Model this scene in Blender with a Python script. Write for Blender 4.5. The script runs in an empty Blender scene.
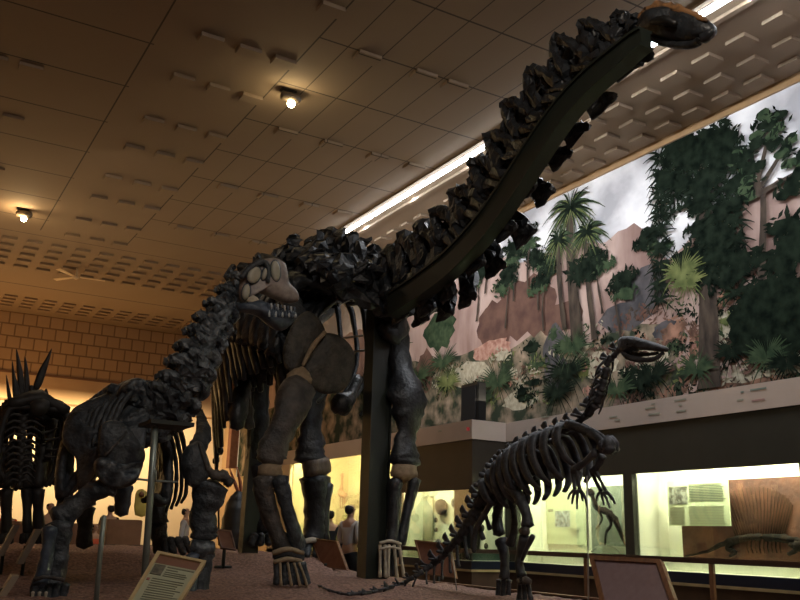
import bpy, bmesh, math, random
from mathutils import Vector as V, Matrix, noise
from math import sin, cos, pi, radians
random.seed(7)
scene = bpy.context.scene
COL = scene.collection

# ------------------------------------------------------------------ camera
F = 875.83; YAW, PITCH, ROLL = 0.524887, 0.264332, 0.0262445
fw = V((sin(YAW)*cos(PITCH), cos(YAW)*cos(PITCH), sin(PITCH)))
r0 = V((cos(YAW), -sin(YAW), 0)); u0 = r0.cross(fw)
rt = r0*cos(ROLL)+u0*sin(ROLL); up = -r0*sin(ROLL)+u0*cos(ROLL)
cd = bpy.data.cameras.new('camera'); cam = bpy.data.objects.new('camera', cd); COL.objects.link(cam)
cam.matrix_world = Matrix(((rt.x, up.x, -fw.x, 0), (rt.y, up.y, -fw.y, 0), (rt.z, up.z, -fw.z, 0), (0, 0, 0, 1)))
cd.sensor_width = 36; cd.lens = F*36/800; cd.clip_end = 200
scene.camera = cam

def ray(x, y): return rt*(x-400)/F-up*(y-300)/F+fw
def atx(x, y, X): d = ray(x, y); return d*(X/d.x)
def aty(x, y, Y): d = ray(x, y); return d*(Y/d.y)
def atz(x, y, Z): d = ray(x, y); return d*(Z/d.z)
def dep(p): return p.dot(fw)/F      # metres per pixel at p

FLOOR = -1.15; CEIL = 6.8; WALLX = 10.95; FARY = 30.45

# ------------------------------------------------------------------ materials
MATS = {}
def mat(name, col, col2=None, rough=.6, scale=8., bump=0., metal=0., spec=.5, stretch=None, detail=4., lo=.35, hi=.65, bscale=None):
    if name in MATS: return MATS[name]
    m = bpy.data.materials.new(name); m.use_nodes = True
    nt = m.node_tree; b = nt.nodes['Principled BSDF']
    b.inputs['Roughness'].default_value = rough; b.inputs['Metallic'].default_value = metal
    b.inputs['Specular IOR Level'].default_value = spec
    b.inputs['Base Color'].default_value = (*col, 1)
    tc = nt.nodes.new('ShaderNodeTexCoord'); mp = nt.nodes.new('ShaderNodeMapping')
    nt.links.new(tc.outputs['Object'], mp.inputs[0])
    if stretch: mp.inputs['Scale'].default_value = stretch
    n = nt.nodes.new('ShaderNodeTexNoise'); n.inputs['Scale'].default_value = scale; n.inputs['Detail'].default_value = detail
    nt.links.new(mp.outputs[0], n.inputs[0])
    if col2:
        cr = nt.nodes.new('ShaderNodeValToRGB')
        cr.color_ramp.elements[0].position = lo; cr.color_ramp.elements[1].position = hi
        cr.color_ramp.elements[0].color = (*col, 1); cr.color_ramp.elements[1].color = (*col2, 1)
        nt.links.new(n.outputs[0], cr.inputs[0]); nt.links.new(cr.outputs[0], b.inputs['Base Color'])
    if bump:
        n2 = n
        if bscale:
            n2 = nt.nodes.new('ShaderNodeTexNoise'); n2.inputs['Scale'].default_value = bscale; n2.inputs['Detail'].default_value = 6
            nt.links.new(mp.outputs[0], n2.inputs[0])
        bp = nt.nodes.new('ShaderNodeBump'); bp.inputs['Strength'].default_value = bump; bp.inputs['Distance'].default_value = .03
        nt.links.new(n2.outputs[0], bp.inputs['Height']); nt.links.new(bp.outputs[0], b.inputs['Normal'])
    MATS[name] = m; return m
def emis(name, col, st):
    m = bpy.data.materials.new(name); m.use_nodes = True; b = m.node_tree.nodes['Principled BSDF']
    b.inputs['Base Color'].default_value = (*col, 1); b.inputs['Emission Color'].default_value = (*col, 1)
    b.inputs['Emission Strength'].default_value = st; MATS[name] = m; return m

BLACKBONE = mat('black_bone', (.006, .007, .008), (.026, .030, .035), rough=.42, scale=6, bump=.5, bscale=18, spec=.5)
SLATE = mat('slate_bone', (.025, .032, .038), (.16, .185, .20), rough=.42, scale=9, bump=.9, bscale=14, spec=.6, lo=.42, hi=.72)
SLATE_D = mat('dark_slate_bone', (.016, .020, .024), (.055, .064, .072), rough=.5, scale=8, bump=.8, bscale=18)
SHOULDER = mat('brown_grey_bone', (.022, .021, .017), (.060, .053, .041), rough=.55, scale=9, bump=.7, bscale=30)
LEGBONE = mat('grey_leg_bone', (.025, .023, .021), (.085, .073, .062), rough=.55, scale=6, bump=.6, bscale=22)
BROWNBONE = mat('brown_bone', (.05, .035, .022), (.17, .12, .08), rough=.5, scale=5, bump=.5, bscale=15, stretch=(1, 1, .4))
CAMPTO = mat('gunmetal_bone', (.009, .010, .012), (.045, .047, .054), rough=.55, scale=9, bump=.4, bscale=25)
STEGO = mat('very_dark_bone', (.012, .010, .009), (.03, .026, .022), rough=.6, scale=6, bump=.4)
PLASTER = mat('tan_plaster', (.20, .145, .085), (.30, .22, .135), rough=.8, scale=14, bump=.2)
PALEPL = mat('pale_plaster', (.33, .29, .22), (.45, .40, .31), rough=.8, scale=14, bump=.2)
SKULLTAN = mat('pinkish_skull_bone', (.17, .14, .13), (.28, .235, .21), rough=.5, scale=12, bump=.3)
FENES = mat('olive_tan_filler', (.27, .255, .20), (.36, .34, .27), rough=.45, scale=10)
JAWBLUE = mat('blue_slate_bone', (.028, .042, .062), (.065, .085, .115), rough=.4, scale=12, bump=.4)
TEETH = mat('pale_teeth', (.35, .37, .38), None, rough=.3)
TOPSKULL = mat('rust_brown_bone', (.03, .018, .012), (.25, .125, .05), rough=.55, scale=7, bump=.4, lo=.38, hi=.5)
STEELDK = mat('dark_green_steel', (.012, .017, .013), (.016, .022, .017), rough=.5, scale=3)
STEEL = mat('grey_green_steel', (.17, .20, .18), (.23, .26, .23), rough=.35, metal=.4, scale=5)
ROD = mat('thin_steel', (.35, .36, .36), None, rough=.35, metal=.7)
WOOD = mat('stained_wood', (.13, .055, .025), (.21, .095, .04), rough=.5, scale=5, stretch=(1, 6, 1))
WOODLT = mat('light_wood', (.38, .28, .13), (.48, .36, .18), rough=.5, scale=5)
MAUVE = mat('mauve_panel', (.25, .185, .20), (.28, .21, .225), rough=.8, scale=20)
BRNPANEL = mat('brown_panel', (.16, .06, .03), (.20, .085, .045), rough=.8, scale=8)
DARKOL = mat('olive_black_panel', (.026, .026, .017), (.032, .031, .021), rough=.55, scale=3)
DARKBR = mat('dark_brown_panel', (.036, .027, .017), (.045, .033, .021), rough=.6, scale=3)
BASEBR = mat('brown_base_panel', (.055, .028, .016), (.075, .04, .024), rough=.6, scale=5)
NAVY = mat('navy_black_rail', (.012, .016, .03), None, rough=.35)
BANDM = mat('pinkish_beige_board', (.56, .46, .39), (.59, .49, .42), rough=.75, scale=3)
CREAM = mat('cream_case_lining', (.74, .74, .60), (.78, .78, .64), rough=.9, scale=2)
CREAMY = mat('yellow_case_lining', (.66, .60, .36), (.72, .65, .42), rough=.9, scale=1.2)
PALE = mat('pale_board', (.50, .54, .34), None, rough=.8)
INK = mat('ink', (.16, .17, .12), None, rough=.9)
INKLT = mat('faint_ink', (.36, .36, .28), None, rough=.9)
BLACK = mat('matt_black', (.006, .006, .006), None, rough=.5)
WALLBEIGE = mat('beige_wall', (.50, .33, .18), (.53, .36, .20), rough=.85, scale=2)
FARCREAM = mat('cream_wall', (.72, .58, .40), (.76, .62, .43), rough=.9, scale=2)
GLOW = emis('tube_glow', (.88, .94, 1.), 24.)
CASEGLOW = emis('case_tube_glow', (.93, 1., .62), 4.)
BULB = emis('bulb_glow', (1., .80, .45), 60.)

def glass():
    m = bpy.data.materials.new('pane_glass'); m.use_nodes = True; nt = m.node_tree; nt.nodes.clear()
    o = nt.nodes.new('ShaderNodeOutputMaterial'); t = nt.nodes.new('ShaderNodeBsdfTransparent'); g = nt.nodes.new('ShaderNodeBsdfGlossy')
    t.inputs[0].default_value = (.96, .98, .95, 1); g.inputs['Roughness'].default_value = .02
    fr = nt.nodes.new('ShaderNodeFresnel'); fr.inputs[0].default_value = 1.45
    mu = nt.nodes.new('ShaderNodeMath'); mu.operation = 'MULTIPLY'; mu.inputs[1].default_value = .6
    mx = nt.nodes.new('ShaderNodeMixShader'); nt.links.new(fr.outputs[0], mu.inputs[0]); nt.links.new(mu.outputs[0], mx.inputs[0])
    nt.links.new(t.outputs[0], mx.inputs[1]); nt.links.new(g.outputs[0], mx.inputs[2]); nt.links.new(mx.outputs[0], o.inputs[0])
    return m
GLASS = glass()

# ------------------------------------------------------------------ object helpers
def obj(name, bm, mats, parent=None, smooth=True):
    me = bpy.data.meshes.new(name); bm.normal_update(); bm.to_mesh(me); bm.free()
    for m in (mats if isinstance(mats, (list, tuple)) else [mats]): me.materials.append(m)
    if smooth:
        for p in me.polygons: p.use_smooth = True
    o = bpy.data.objects.new(name, me); COL.objects.link(o)
    if parent:
        o.parent = parent
        pp = parent; off = V((0, 0, 0))
        # every parent is only translated; keep the mesh where it was built
        while pp: off += pp.location; pp = pp.parent
        o.location = (0, 0, 0)
        if off.length > 0:
            me.transform(Matrix.Translation(-off))
    return o
def tag(o, label, cat, group=None, kind=None):
    o['label'] = label; o['category'] = cat
    if group: o['group'] = group
    if kind: o['kind'] = kind
    return o
def thing(name, label, cat, loc=(0, 0, 0), group=None):
    o = bpy.data.objects.new(name, None); COL.objects.link(o); o.location = loc; o.empty_display_size = .2
    return tag(o, label, cat, group)
def struct(name, bm, mats, smooth=False):
    o = obj(name, bm, mats, None, smooth); o['kind'] = 'structure'; return o
def add_box(bm, lo, hi, mi=0, bev=0.):
    lo, hi = V(lo), V(hi)
    r = bmesh.ops.create_cube(bm, size=1)
    vs = r['verts']
    for v in vs: v.co = V([lo[i]+(v.co[i]+.5)*(hi[i]-lo[i]) for i in range(3)])
    fs = {f for v in vs for f in v.link_faces}
    for f in fs: f.material_index = mi
    if bev:
        es = {e for v in vs for e in v.link_edges}
        rr = bmesh.ops.bevel(bm, geom=list(es), offset=bev, segments=2, affect='EDGES')
        for f in rr['faces']: f.material_index = mi
def box(name, lo, hi, m, parent=None, bev=0.):
    bm = bmesh.new(); add_box(bm, lo, hi, 0, bev); return obj(name, bm, m, parent, False)

def crom(P, k):
    """Catmull-Rom through list of (Vector, radius)"""
    if len(P) < 2: return P
    Q = [(P[0][0]*2-P[1][0], P[0][1])]+P+[(P[-1][0]*2-P[-2][0], P[-1][1])]
    out = []
    for i in range(1, len(Q)-2):
        for j in range(k):
            t = j/k
            a, b, c, d = Q[i-1], Q[i], Q[i+1], Q[i+2]
            f = lambda a, b, c, d: .5*((2*b)+(c-a)*t+(2*a-5*b+4*c-d)*t*t+(3*b-a-3*c+d)*t**3)
            out.append((f(a[0], b[0], c[0], d[0]), max(.003, b[1]+(c[1]-b[1])*t)))
    out.append(P[-1]); return out
def add_tube(bm, P, n=10, k=4, amp=.18, flat=1., fdir=None, mi=0, freq=None):
    """Lumpy tapered tube through [(point, radius)]; flat scales the section along fdir."""
    P = [(V(p), r) for p, r in P]
    S = crom(P, k); rings = []
    ref = V(fdir) if fdir else V((0, 1, 0))
    for i, (p, r) in enumerate(S):
        t = (S[min(i+1, len(S)-1)][0]-S[max(i-1, 0)][0])
        t = t.normalized() if t.length > 1e-9 else V((0, 0, 1))
        a = ref-t*ref.dot(t)
        if a.length < 1e-3: a = V((1, 0, 0))-t*t.x
        a.normalize(); b = t.cross(a)
        fq = freq or 1.2/max(r, .02)
        ring = []
        for j in range(n):
            th = 2*pi*j/n
            q = p+a*(cos(th)*r*flat)+b*(sin(th)*r)
            if amp: q = p+(q-p)*(1+amp*2*noise.noise(q*fq))
            ring.append(bm.verts.new(q))
        rings.append(ring)
    for R0, R1 in zip(rings, rings[1:]):
        for j in range(n):
            f = bm.faces.new((R0[j], R0[(j+1) % n], R1[(j+1) % n], R1[j])); f.material_index = mi
    for R, i, s in ((rings[0], 0, -1), (rings[-1], -1, 1)):
        t = (S[i][0]-S[i+1][0] if i == 0 else S[-1][0]-S[-2][0]).normalized()
        c = bm.verts.new(S[i][0]+t*S[i][1]*.45)
        for j in range(n):
            a, b = R[j], R[(j+1) % n]
            f = bm.faces.new((b, a, c) if s < 0 else (a, b, c)); f.material_index = mi
def px_tube(bm, pts, plane, val, **kw):
    """pts = (px, py, radius_px[, plane value])"""
    fn = {'x': atx, 'y': aty, 'z': atz}[plane]; P = []
    for q in pts:
        p = fn(q[0], q[1], q[3] if len(q) > 3 else val); P.append((p, q[2]*dep(p)))
    add_tube(bm, P, **kw)
def bone(name, pts, plane, val, m, parent, **kw):
    bm = bmesh.new(); px_tube(bm, pts, plane, val, **kw); return obj(name, bm, m, parent)
def add_plate(bm, outline, c, nrm, thick, mi=0, amp=.25, ks=(1, .95, .82, .6, .32), fq=5):
    """pillow-shaped plate: outline points, centre c, normal nrm, half thickness"""
    n = len(outline); nrm = V(nrm).normalized()
    def side(s):
        rings = []
        for q, kk in enumerate(ks):
            h = thick*(1-kk**3)**.5 if kk < 1 else 0
            ring = []
            for p in outline:
                b = c+(p-c)*kk
                hh = h*(1+amp*2*noise.noise(b*fq+V((0, s, 0))))
                ring.append(b+nrm*hh*s)
            rings.append(ring)
        return rings
    edge = [bm.verts.new(p) for p in outline]
    for s in (1, -1):
        rr = side(s); prev = edge
        for ring in rr[1:]:
            cur = [bm.verts.new(p) for p in ring]
            for j in range(n):
                q = (prev[j], prev[(j+1) % n], cur[(j+1) % n], cur[j])
                f = bm.faces.new(q if s > 0 else q[::-1]); f.material_index = mi
            prev = cur
        cc = bm.verts.new(c+nrm*thick*s)
        for j in range(n):
            q = (prev[j], prev[(j+1) % n], cc)
            f = bm.faces.new(q if s > 0 else q[::-1]); f.material_index = mi
def smooth_poly(P, k=4):
    n = len(P); out = []
    for i in range(n):
        a, b, c, d = P[i-1], P[i], P[(i+1) % n], P[(i+2) % n]
        for j in range(k):
            t = j/k
            out.append(.5*((2*b)+(c-a)*t+(2*a-5*b+4*c-d)*t*t+(3*b-a-3*c+d)*t**3))
    return out
def plate(name, poly, plane, val, thick, m, parent, k=4, nrm=None, **kw):
    fn = {'x': atx, 'y': aty}[plane]
    P = smooth_poly([fn(q[0], q[1], q[2] if len(q) > 2 else val) for q in poly], k)
    c = sum(P, V((0, 0, 0)))/len(P)
    bm = bmesh.new(); add_plate(bm, P, c, nrm or ((1, 0, 0) if plane == 'x' else (0, 1, 0)), thick, **kw)
    bmesh.ops.recalc_face_normals(bm, faces=bm.faces)
    return obj(name, bm, m, parent)

# ------------------------------------------------------------------ the room
def grid_mat(name, c1, c2, kind):
    """ceiling board with thin dark joints; joints sit at fixed places of the ceiling"""
    m = bpy.data.materials.new(name); m.use_nodes = True; nt = m.node_tree; b = nt.nodes['Principled BSDF']
    b.inputs['Roughness'].default_value = .85
    tc = nt.nodes.new('ShaderNodeTexCoord'); sx = nt.nodes.new('ShaderNodeSeparateXYZ'); nt.links.new(tc.outputs['Object'], sx.inputs[0])
    def M(op, a, bb=None, cc=None):
        n = nt.nodes.new('ShaderNodeMath'); n.operation = op
        for i, v in enumerate((a, bb, cc)):
            if v is None: continue
            if isinstance(v, (int, float)): n.inputs[i].default_value = v
            else: nt.links.new(v, n.inputs[i])
        return n.outputs[0]
    X, Y = sx.outputs[0], sx.outputs[1]
    def line(c, off, per, w):
        t = M('FRACT', M('DIVIDE', M('SUBTRACT', c, off), per)); d = M('MINIMUM', t, M('SUBTRACT', 1., t))
        return M('LESS_THAN', M('MULTIPLY', d, per), w)
    def rng(c, a, bb): return M('MULTIPLY', M('GREATER_THAN', c, a), M('LESS_THAN', c, bb))
    fy = rng(Y, 5., 21.5)
    l1 = M('MULTIPLY', line(Y, 1.29, 1.476, .016), M('MULTIPLY', M('MAXIMUM', rng(X, 4.43, 8.3), M('LESS_THAN', X, 2.5)), M('LESS_THAN', Y, 21.5)))
    l2 = M('MULTIPLY', line(X, 4.9, .548, .009), M('MULTIPLY', rng(X, 4.7, 8.0), M('LESS_THAN', Y, 19.2)))
    l3 = M('MULTIPLY', M('MAXIMUM', rng(X, 2.43, 2.455), rng(X, 4.43, 4.455)), M('LESS_THAN', Y, 21.3))
    l4 = M('MAXIMUM', rng(Y, 26.68, 26.74), rng(Y, 21.7, 21.73))
    l5 = M('MULTIPLY', line(Y, 6.3, .74, .006), rng(X, 4.7, 8.0)); l5 = M('MULTIPLY', l5, M('LESS_THAN', Y, 2.0))
    L = M('MAXIMUM', M('MAXIMUM', l1, l2), M('MAXIMUM', l3, l4))
    n = nt.nodes.new('ShaderNodeTexNoise'); n.inputs['Scale'].default_value = 1.3; nt.links.new(tc.outputs['Object'], n.inputs[0])
    cr = nt.nodes.new('ShaderNodeValToRGB'); cr.color_ramp.elements[0].color = (*c1, 1); cr.color_ramp.elements[1].color = (*c2, 1)
    nt.links.new(n.outputs[0], cr.inputs[0])
    mx = nt.nodes.new('ShaderNodeMix'); mx.data_type = 'RGBA'
    nt.links.new(M('MULTIPLY', L, .8), mx.inputs[0]); nt.links.new(cr.outputs[0], mx.inputs[6]); mx.inputs[7].default_value = (.02, .015, .01, 1)
    nt.links.new(mx.outputs[2], b.inputs['Base Color'])
    return m
CEILM = grid_mat('ceiling_board', (.25, .18, .12), (.27, .20, .135), 0)
bm = bmesh.new()
X0, X1, Y0 = -7., 8.42, -3.
add_box(bm, (X0, Y0, CEIL), (WALLX, FARY+1.6, CEIL+.15))
def brick(x, y, z=CEIL, sx=.30, sy=.30, h=.055): add_box(bm, (x, y, z-h), (x+sx, y+sy, z+.01), 0)
# soffit rows between the tube and the mural wall
for r, x in enumerate((9.3, 9.9, 10.42)):
    y = .2+(.3 if r == 1 else 0)+.05
    while y < FARY-2: brick(x, y, sx=.30 if x < 10.4 else .3, sy=.32); y += .6
# blocks in groups of three
for y in [10.9-2.93, 12.23-2.93, 10.9, 12.23, 13.94, 15.24, 16.9, 18.2, 19.8, 21.1]:
    for x in (2.98, 3.55, 4.12-.02): brick(x, y, sx=.33, sy=.22, h=.06)
for y in (10.05, 13.03, 16.03, 19.0):
    for x in ((5.07, 5.95, 6.9, 7.7) if y > 12 else (5.08, 6.05, 6.62)): brick(x, y+.05, sx=.36, sy=.25, h=.05)
for y in (12.9, 14.9, 17.45, 20.):
    for x in (.3, 1.0, 1.5): brick(x-.6, y+.3, sx=.34, sy=.22, h=.05)
for j in range(5):
    x = -4.
    while x < 8.2:
        if not (j < 0): brick(x+.0, 22.2+.6*j, sx=.34, sy=.2, h=.06)
        x += .572
for j in range(4):
    x = -4.
    while x < 8.7: brick(x+.2, 28.15+.44*j, sx=.36, sy=.2, h=.05); x += .572
# timber line along the mural head
ceil_o = struct('ceiling', bm, CEILM)
# the shallow step that carries the tube lights
struct('trim_1', (lambda b: (add_box(b, (8.26, Y0, CEIL-.04), (8.34, FARY-.1, CEIL)), add_box(b, (8.72, Y0, CEIL-.05), (8.80, FARY-.1, CEIL)), b)[2])(bmesh.new()), mat('ceiling_trim', (.26, .19, .13), None, rough=.8))
bm = bmesh.new(); add_box(bm, (WALLX-.10, Y0, CEIL-.14), (WALLX, FARY, CEIL-.002)); struct('trim_2', bm, mat('gold_brown_trim', (.30, .18, .08), (.36, .22, .1), rough=.5, scale=3))
# walls
bm = bmesh.new(); add_box(bm, (WALLX, Y0, FLOOR), (WALLX+.2, FARY+1.6, CEIL)); struct('wall_right', bm, WALLBEIGE)
def brickwall():
    m = bpy.data.materials.new('block_wall'); m.use_nodes = True; nt = m.node_tree; b = nt.nodes['Principled BSDF']
    b.inputs['Roughness'].default_value = .85
    tc = nt.nodes.new('ShaderNodeTexCoord'); mp = nt.nodes.new('ShaderNodeMapping'); mp.inputs['Rotation'].default_value = (pi/2, 0, 0)
    br = nt.nodes.new('ShaderNodeTexBrick'); br.inputs['Color1'].default_value = (.40, .26, .14, 1); br.inputs['Color2'].default_value = (.35, .225, .12, 1)
    br.inputs['Mortar'].default_value = (.20, .12, .06, 1); br.inputs['Scale'].default_value = 1
    br.inputs['Brick Width'].default_value = .42; br.inputs['Row Height'].default_value = .40; br.inputs['Mortar Size'].default_value = .022
    nt.links.new(tc.outputs['Object'], mp.inputs[0]); nt.links.new(mp.outputs[0], br.inputs[0]); nt.links.new(br.outputs[0], b.inputs['Base Color'])
    bp = nt.nodes.new('ShaderNodeBump'); bp.inputs['Distance'].default_value = .05; bp.invert = True
    nt.links.new(br.outputs['Fac'], bp.inputs['Height']); nt.links.new(bp.outputs[0], b.inputs['Normal']); return m
bm = bmesh.new(); add_box(bm, (X0, FARY, 4.86), (WALLX, FARY+.2, CEIL)); struct('wall_far', bm, brickwall())
bm = bmesh.new(); add_box(bm, (X0, FARY-.04, 4.8), (WALLX, FARY+.02, 4.87)); struct('trim_3', bm, mat('brown_moulding', (.16, .08, .035), None))
bm = bmesh.new(); add_box(bm, (X0, FARY+.02, 3.98), (WALLX, FARY+.7, 4.86)); struct('trim_4', bm, WALLBEIGE)
bm = bmesh.new(); add_box(bm, (X0, FARY+1.3, FLOOR), (WALLX, FARY+1.5, 4.5)); struct('wall_back', bm, FARCREAM)
bm = bmesh.new(); add_box(bm, (X0-.2, Y0, FLOOR), (X0, FARY+1.6, CEIL)); struct('wall_left', bm, WALLBEIGE)
bm = bmesh.new(); add_box(bm, (X0, Y0-.2, FLOOR), (WALLX, Y0, CEIL)); struct('wall_behind', bm, WALLBEIGE)
bm = bmesh.new(); add_box(bm, (X0, Y0, FLOOR-.1), (WALLX, FARY+1.6, FLOOR)); struct('floor', bm, mat('dark_floor', (.06, .04, .028), (.09, .06, .04), rough=.4, scale=3))

# ------------------------------------------------------------------ platform with gravel
PX0, PX1, PY0, PY1 = -4.5, 6.62, 1.2, 19.6
def ground(x, y):
    def sm(t): t = min(1, max(0, t)); return t*t*(3-2*t)
    c = sm((y-11.7)/1.5)*sm((PX1-x+.05)/.5)*.21+.06*sm((y-9)/1.3)*sm((PX1-x+.05)/.5)
    return -.585+c-.03*sm((8.5-y)/3)
bm = bmesh.new(); nx, ny = 150, 220; vv = []
for j in range(ny+1):
    row = []
    for i in range(nx+1):
        x = PX0+.05+(PX1-PX0-.1)*i/nx; y = PY0+.05+(PY1-PY0-.1)*j/ny
        p = V((x, y, 0)); z = ground(x, y)+.022*noise.noise(p*9)+.02*noise.noise(p*2.1)
        row.append(bm.verts.new((x, y, z)))
    vv.append(row)
for j in range(ny):
    for i in range(nx): bm.faces.new((vv[j][i], vv[j][i+1], vv[j+1][i+1], vv[j+1][i]))
gravel = obj('gravel_bed', bm, mat('reddish_gravel', (.13, .07, .05), (.40, .23, .17), rough=.9, scale=26, bump=1., bscale=40, detail=8, lo=.35, hi=.7))
tag(gravel, 'reddish brown gravel spread under the mounted skeletons', 'gravel', kind='stuff')
t = thing('display_platform', 'long low platform with brown sides holding the reddish gravel', 'platform', ((PX0+PX1)/2, (PY0+PY1)/2, FLOOR))
bm = bmesh.new()
add_box(bm, (PX0, PY0, FLOOR), (PX1+.05, PY0+.05, -.58)); add_box(bm, (PX0, PY1-.05, FLOOR), (PX1+.05, PY1+.02, -.30))
add_box(bm, (PX1-.02, PY0, FLOOR), (PX1+.06, PY1, -.575)); add_box(bm, (PX0-.05, PY0, FLOOR), (PX0+.05, PY1, -.33))
obj('side_panel', bm, BASEBR, t, False)
bm = bmesh.new(); add_box(bm, (PX1-.02, PY0, -.60), (PX1+.09, PY1, -.56), bev=.01); obj('edge_trim', bm, WOOD, t, False)

# ------------------------------------------------------------------ mural (generic painted forest, flat on the wall)
P_SKY = mat('painted_cloud_sky', (.40, .40, .43), (.86, .86, .88), rough=.95, spec=.05, scale=.55, detail=6, stretch=(1, 1, 1.3), lo=.40, hi=.60)
P_ROCK = mat('painted_pink_cliff', (.24, .155, .135), (.46, .34, .30), rough=.95, spec=.05, scale=1.6, detail=8, stretch=(1, 1, .35), lo=.35, hi=.65)
P_GRND = mat('painted_undergrowth', (.035, .045, .03), (.34, .26, .19), rough=.95, spec=.05, scale=2.2, detail=9, lo=.42, hi=.66)
P_GRD2 = mat('painted_brown_earth', (.09, .055, .04), (.36, .20, .14), rough=.95, spec=.05, scale=2.6, detail=9, lo=.38, hi=.66)
P_DG = mat('painted_dark_green', (.003, .006, .004), (.014, .022, .014), rough=.95, spec=.05, scale=6)
P_MG = mat('painted_mid_green', (.020, .036, .020), (.055, .080, .042), rough=.95, spec=.05, scale=5)
P_LG = mat('painted_yellow_green', (.075, .095, .035), (.16, .18, .07), rough=.95, spec=.05, scale=5)
P_TR = mat('painted_trunk', (.035, .028, .024), (.085, .065, .05), rough=.95, spec=.05, scale=8, stretch=(1, 1, .3))
P_BR = mat('painted_brown_boulder', (.09, .05, .042), (.15, .085, .065), rough=.95, spec=.05, scale=3)
P_GY = mat('painted_grey_boulder', (.05, .05, .055), (.11, .10, .105), rough=.95, spec=.05, scale=3)
P_PK = mat('painted_pink_bush', (.28, .14, .11), (.46, .28, .22), rough=.95, spec=.05, scale=9)
P_CR = mat('painted_cream_bush', (.30, .27, .20), (.46, .42, .32), rough=.95, spec=.05, scale=9)
MM = [P_SKY, P_ROCK, P_GRND, P_DG, P_MG, P_LG, P_TR, P_BR, P_GY, P_PK, P_CR, P_GRD2]
SKY, ROCK, GRND, DG, MG, LG, TR, BR, GY, PK, CR, GR2 = range(12)
bm = bmesh.new(); layer = [0]; cnt = [0]
MX = WALLX-.06
def mp_(px, py): p = atx(px, py, MX); return (p.y, p.z)
def poly(pts, mi):
    pts = [(max(-1.5, min(29.95, a)), max(1.9, min(6.63, b))) for a, b in pts]
    try:
        cnt[0] += 1; f = bm.faces.new([bm.verts.new((MX-.001-8e-6*cnt[0], a, b)) for a, b in pts]); f.material_index = mi
    except Exception: pass
def blob(y, z, ry, rz, mi, n=18, rough=.18, seed=0):
    poly([(y+ry*cos(2*pi*i/n)*(1+rough*2*noise.noise(V((i*.9, y*3, seed)))), z+rz*sin(2*pi*i/n)*(1+rough*2*noise.noise(V((i*.9, z*3, seed+5))))) for i in range(n)], mi)
add_box(bm, (MX, -1.5, 1.9), (WALLX-.005, 30.0, 6.66), SKY)
layer[0] = 1     # cliffs
CT = [mp_(a_, b_) for a_, b_ in ((800, 172), (770, 182), (740, 196), (715, 222), (690, 240), (668, 262), (650, 240), (634, 219), (618, 232), (600, 246), (575, 242), (552, 252), (530, 262), (505, 258), (480, 268), (455, 282), (430, 300))]
CT = [(-1.5, CT[0][1])]+CT+[(29.9, CT[-1][1]-.2)]
pts = [(-1.5, 1.9)]
for (ya, za), (yb, zb) in zip(CT, CT[1:]):
    n_ = max(2, int((yb-ya)/.15))
    for q_ in range(n_):
        t_ = q_/n_; yy_ = ya+(yb-ya)*t_; pts.append((yy_, za+(zb-za)*t_+.22*noise.noise(V((yy_*2.2, 4, 0)))))
pts.append((29.9, 1.9)); poly(pts, ROCK)
layer[0] = 2     # green undergrowth left, brown earth right
pts = [(9.6, 1.9)]; y = 9.6
while y < 30: pts.append((y, 3.5+.3*noise.noise(V((y*.8, 9, 0)))+(min(1., (y-9.6)/5))*.5)); y += .2
pts.append((29.9, 1.9)); poly(pts, GRND)
pts = [(-1.5, 1.9)]; y = -1.5
while y < 9.7: pts.append((y, 3.25+.35*noise.noise(V((y*.9, 19, 0))))); y += .2
pts.append((9.7, 1.9)); poly(pts, GR2)
def leafy(y, z, ry, rz, n, mi, s=.13, fill=True, ang=None):
    if fill: blob(y, z, ry*.6, rz*.6, mi, 22, .35, y)
    layer[0] += .12
    for _ in range(n):
        a = random.uniform(0, 2*pi); q = random.random()**.5
        cy, cz = y+cos(a)*ry*q, z+sin(a)*rz*q; th = random.uniform(0, pi) if ang is None else ang+random.uniform(-.5, .5); w = s*random.uniform(.5, 1.2)
        c, d = cos(th), sin(th)
        poly([(cy+c*w, cz+d*w), (cy-d*w*.35, cz+c*w*.35), (cy-c*w, cz-d*w), (cy+d*w*.35, cz-c*w*.35)], mi)
def trunk(a, b, w0, w1, mi=TR):
    (y0, z0), (y1, z1) = a, b; L = math.hypot(y1-y0, z1-z0); nx_, nz_ = -(z1-z0)/L, (y1-y0)/L; A = []; B = []
    for i in range(9):
        t = i/8; w = w0+(w1-w0)*t+.02*noise.noise(V((i, y0, 2))); yy, zz = y0+(y1-y0)*t+.06*sin(3*t+y0), z0+(z1-z0)*t
        A.append((yy+nx_*w, zz+nz_*w)); B.append((yy-nx_*w, zz-nz_*w))
    poly(A+B[::-1], mi)
def fronds(y, z, R, n, mi, w=.05, droop=.5, a0=0, a1=2*pi):
    for i in range(n):
        a = a0+(a1-a0)*(i+random.random()*.5)/n; r = R*random.uniform(.7, 1.1); A = []; B = []
        for k in range(7):
            t = k/6; yy = y+cos(a)*r*t; zz = z+sin(a)*r*t-droop*r*t*t; ww = w*(1-t)*(1 if k else .5)+.006
            A.append((yy, zz+ww)); B.append((yy, zz-ww))
        poly(A+B[::-1], mi)
layer[0] = 3
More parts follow.
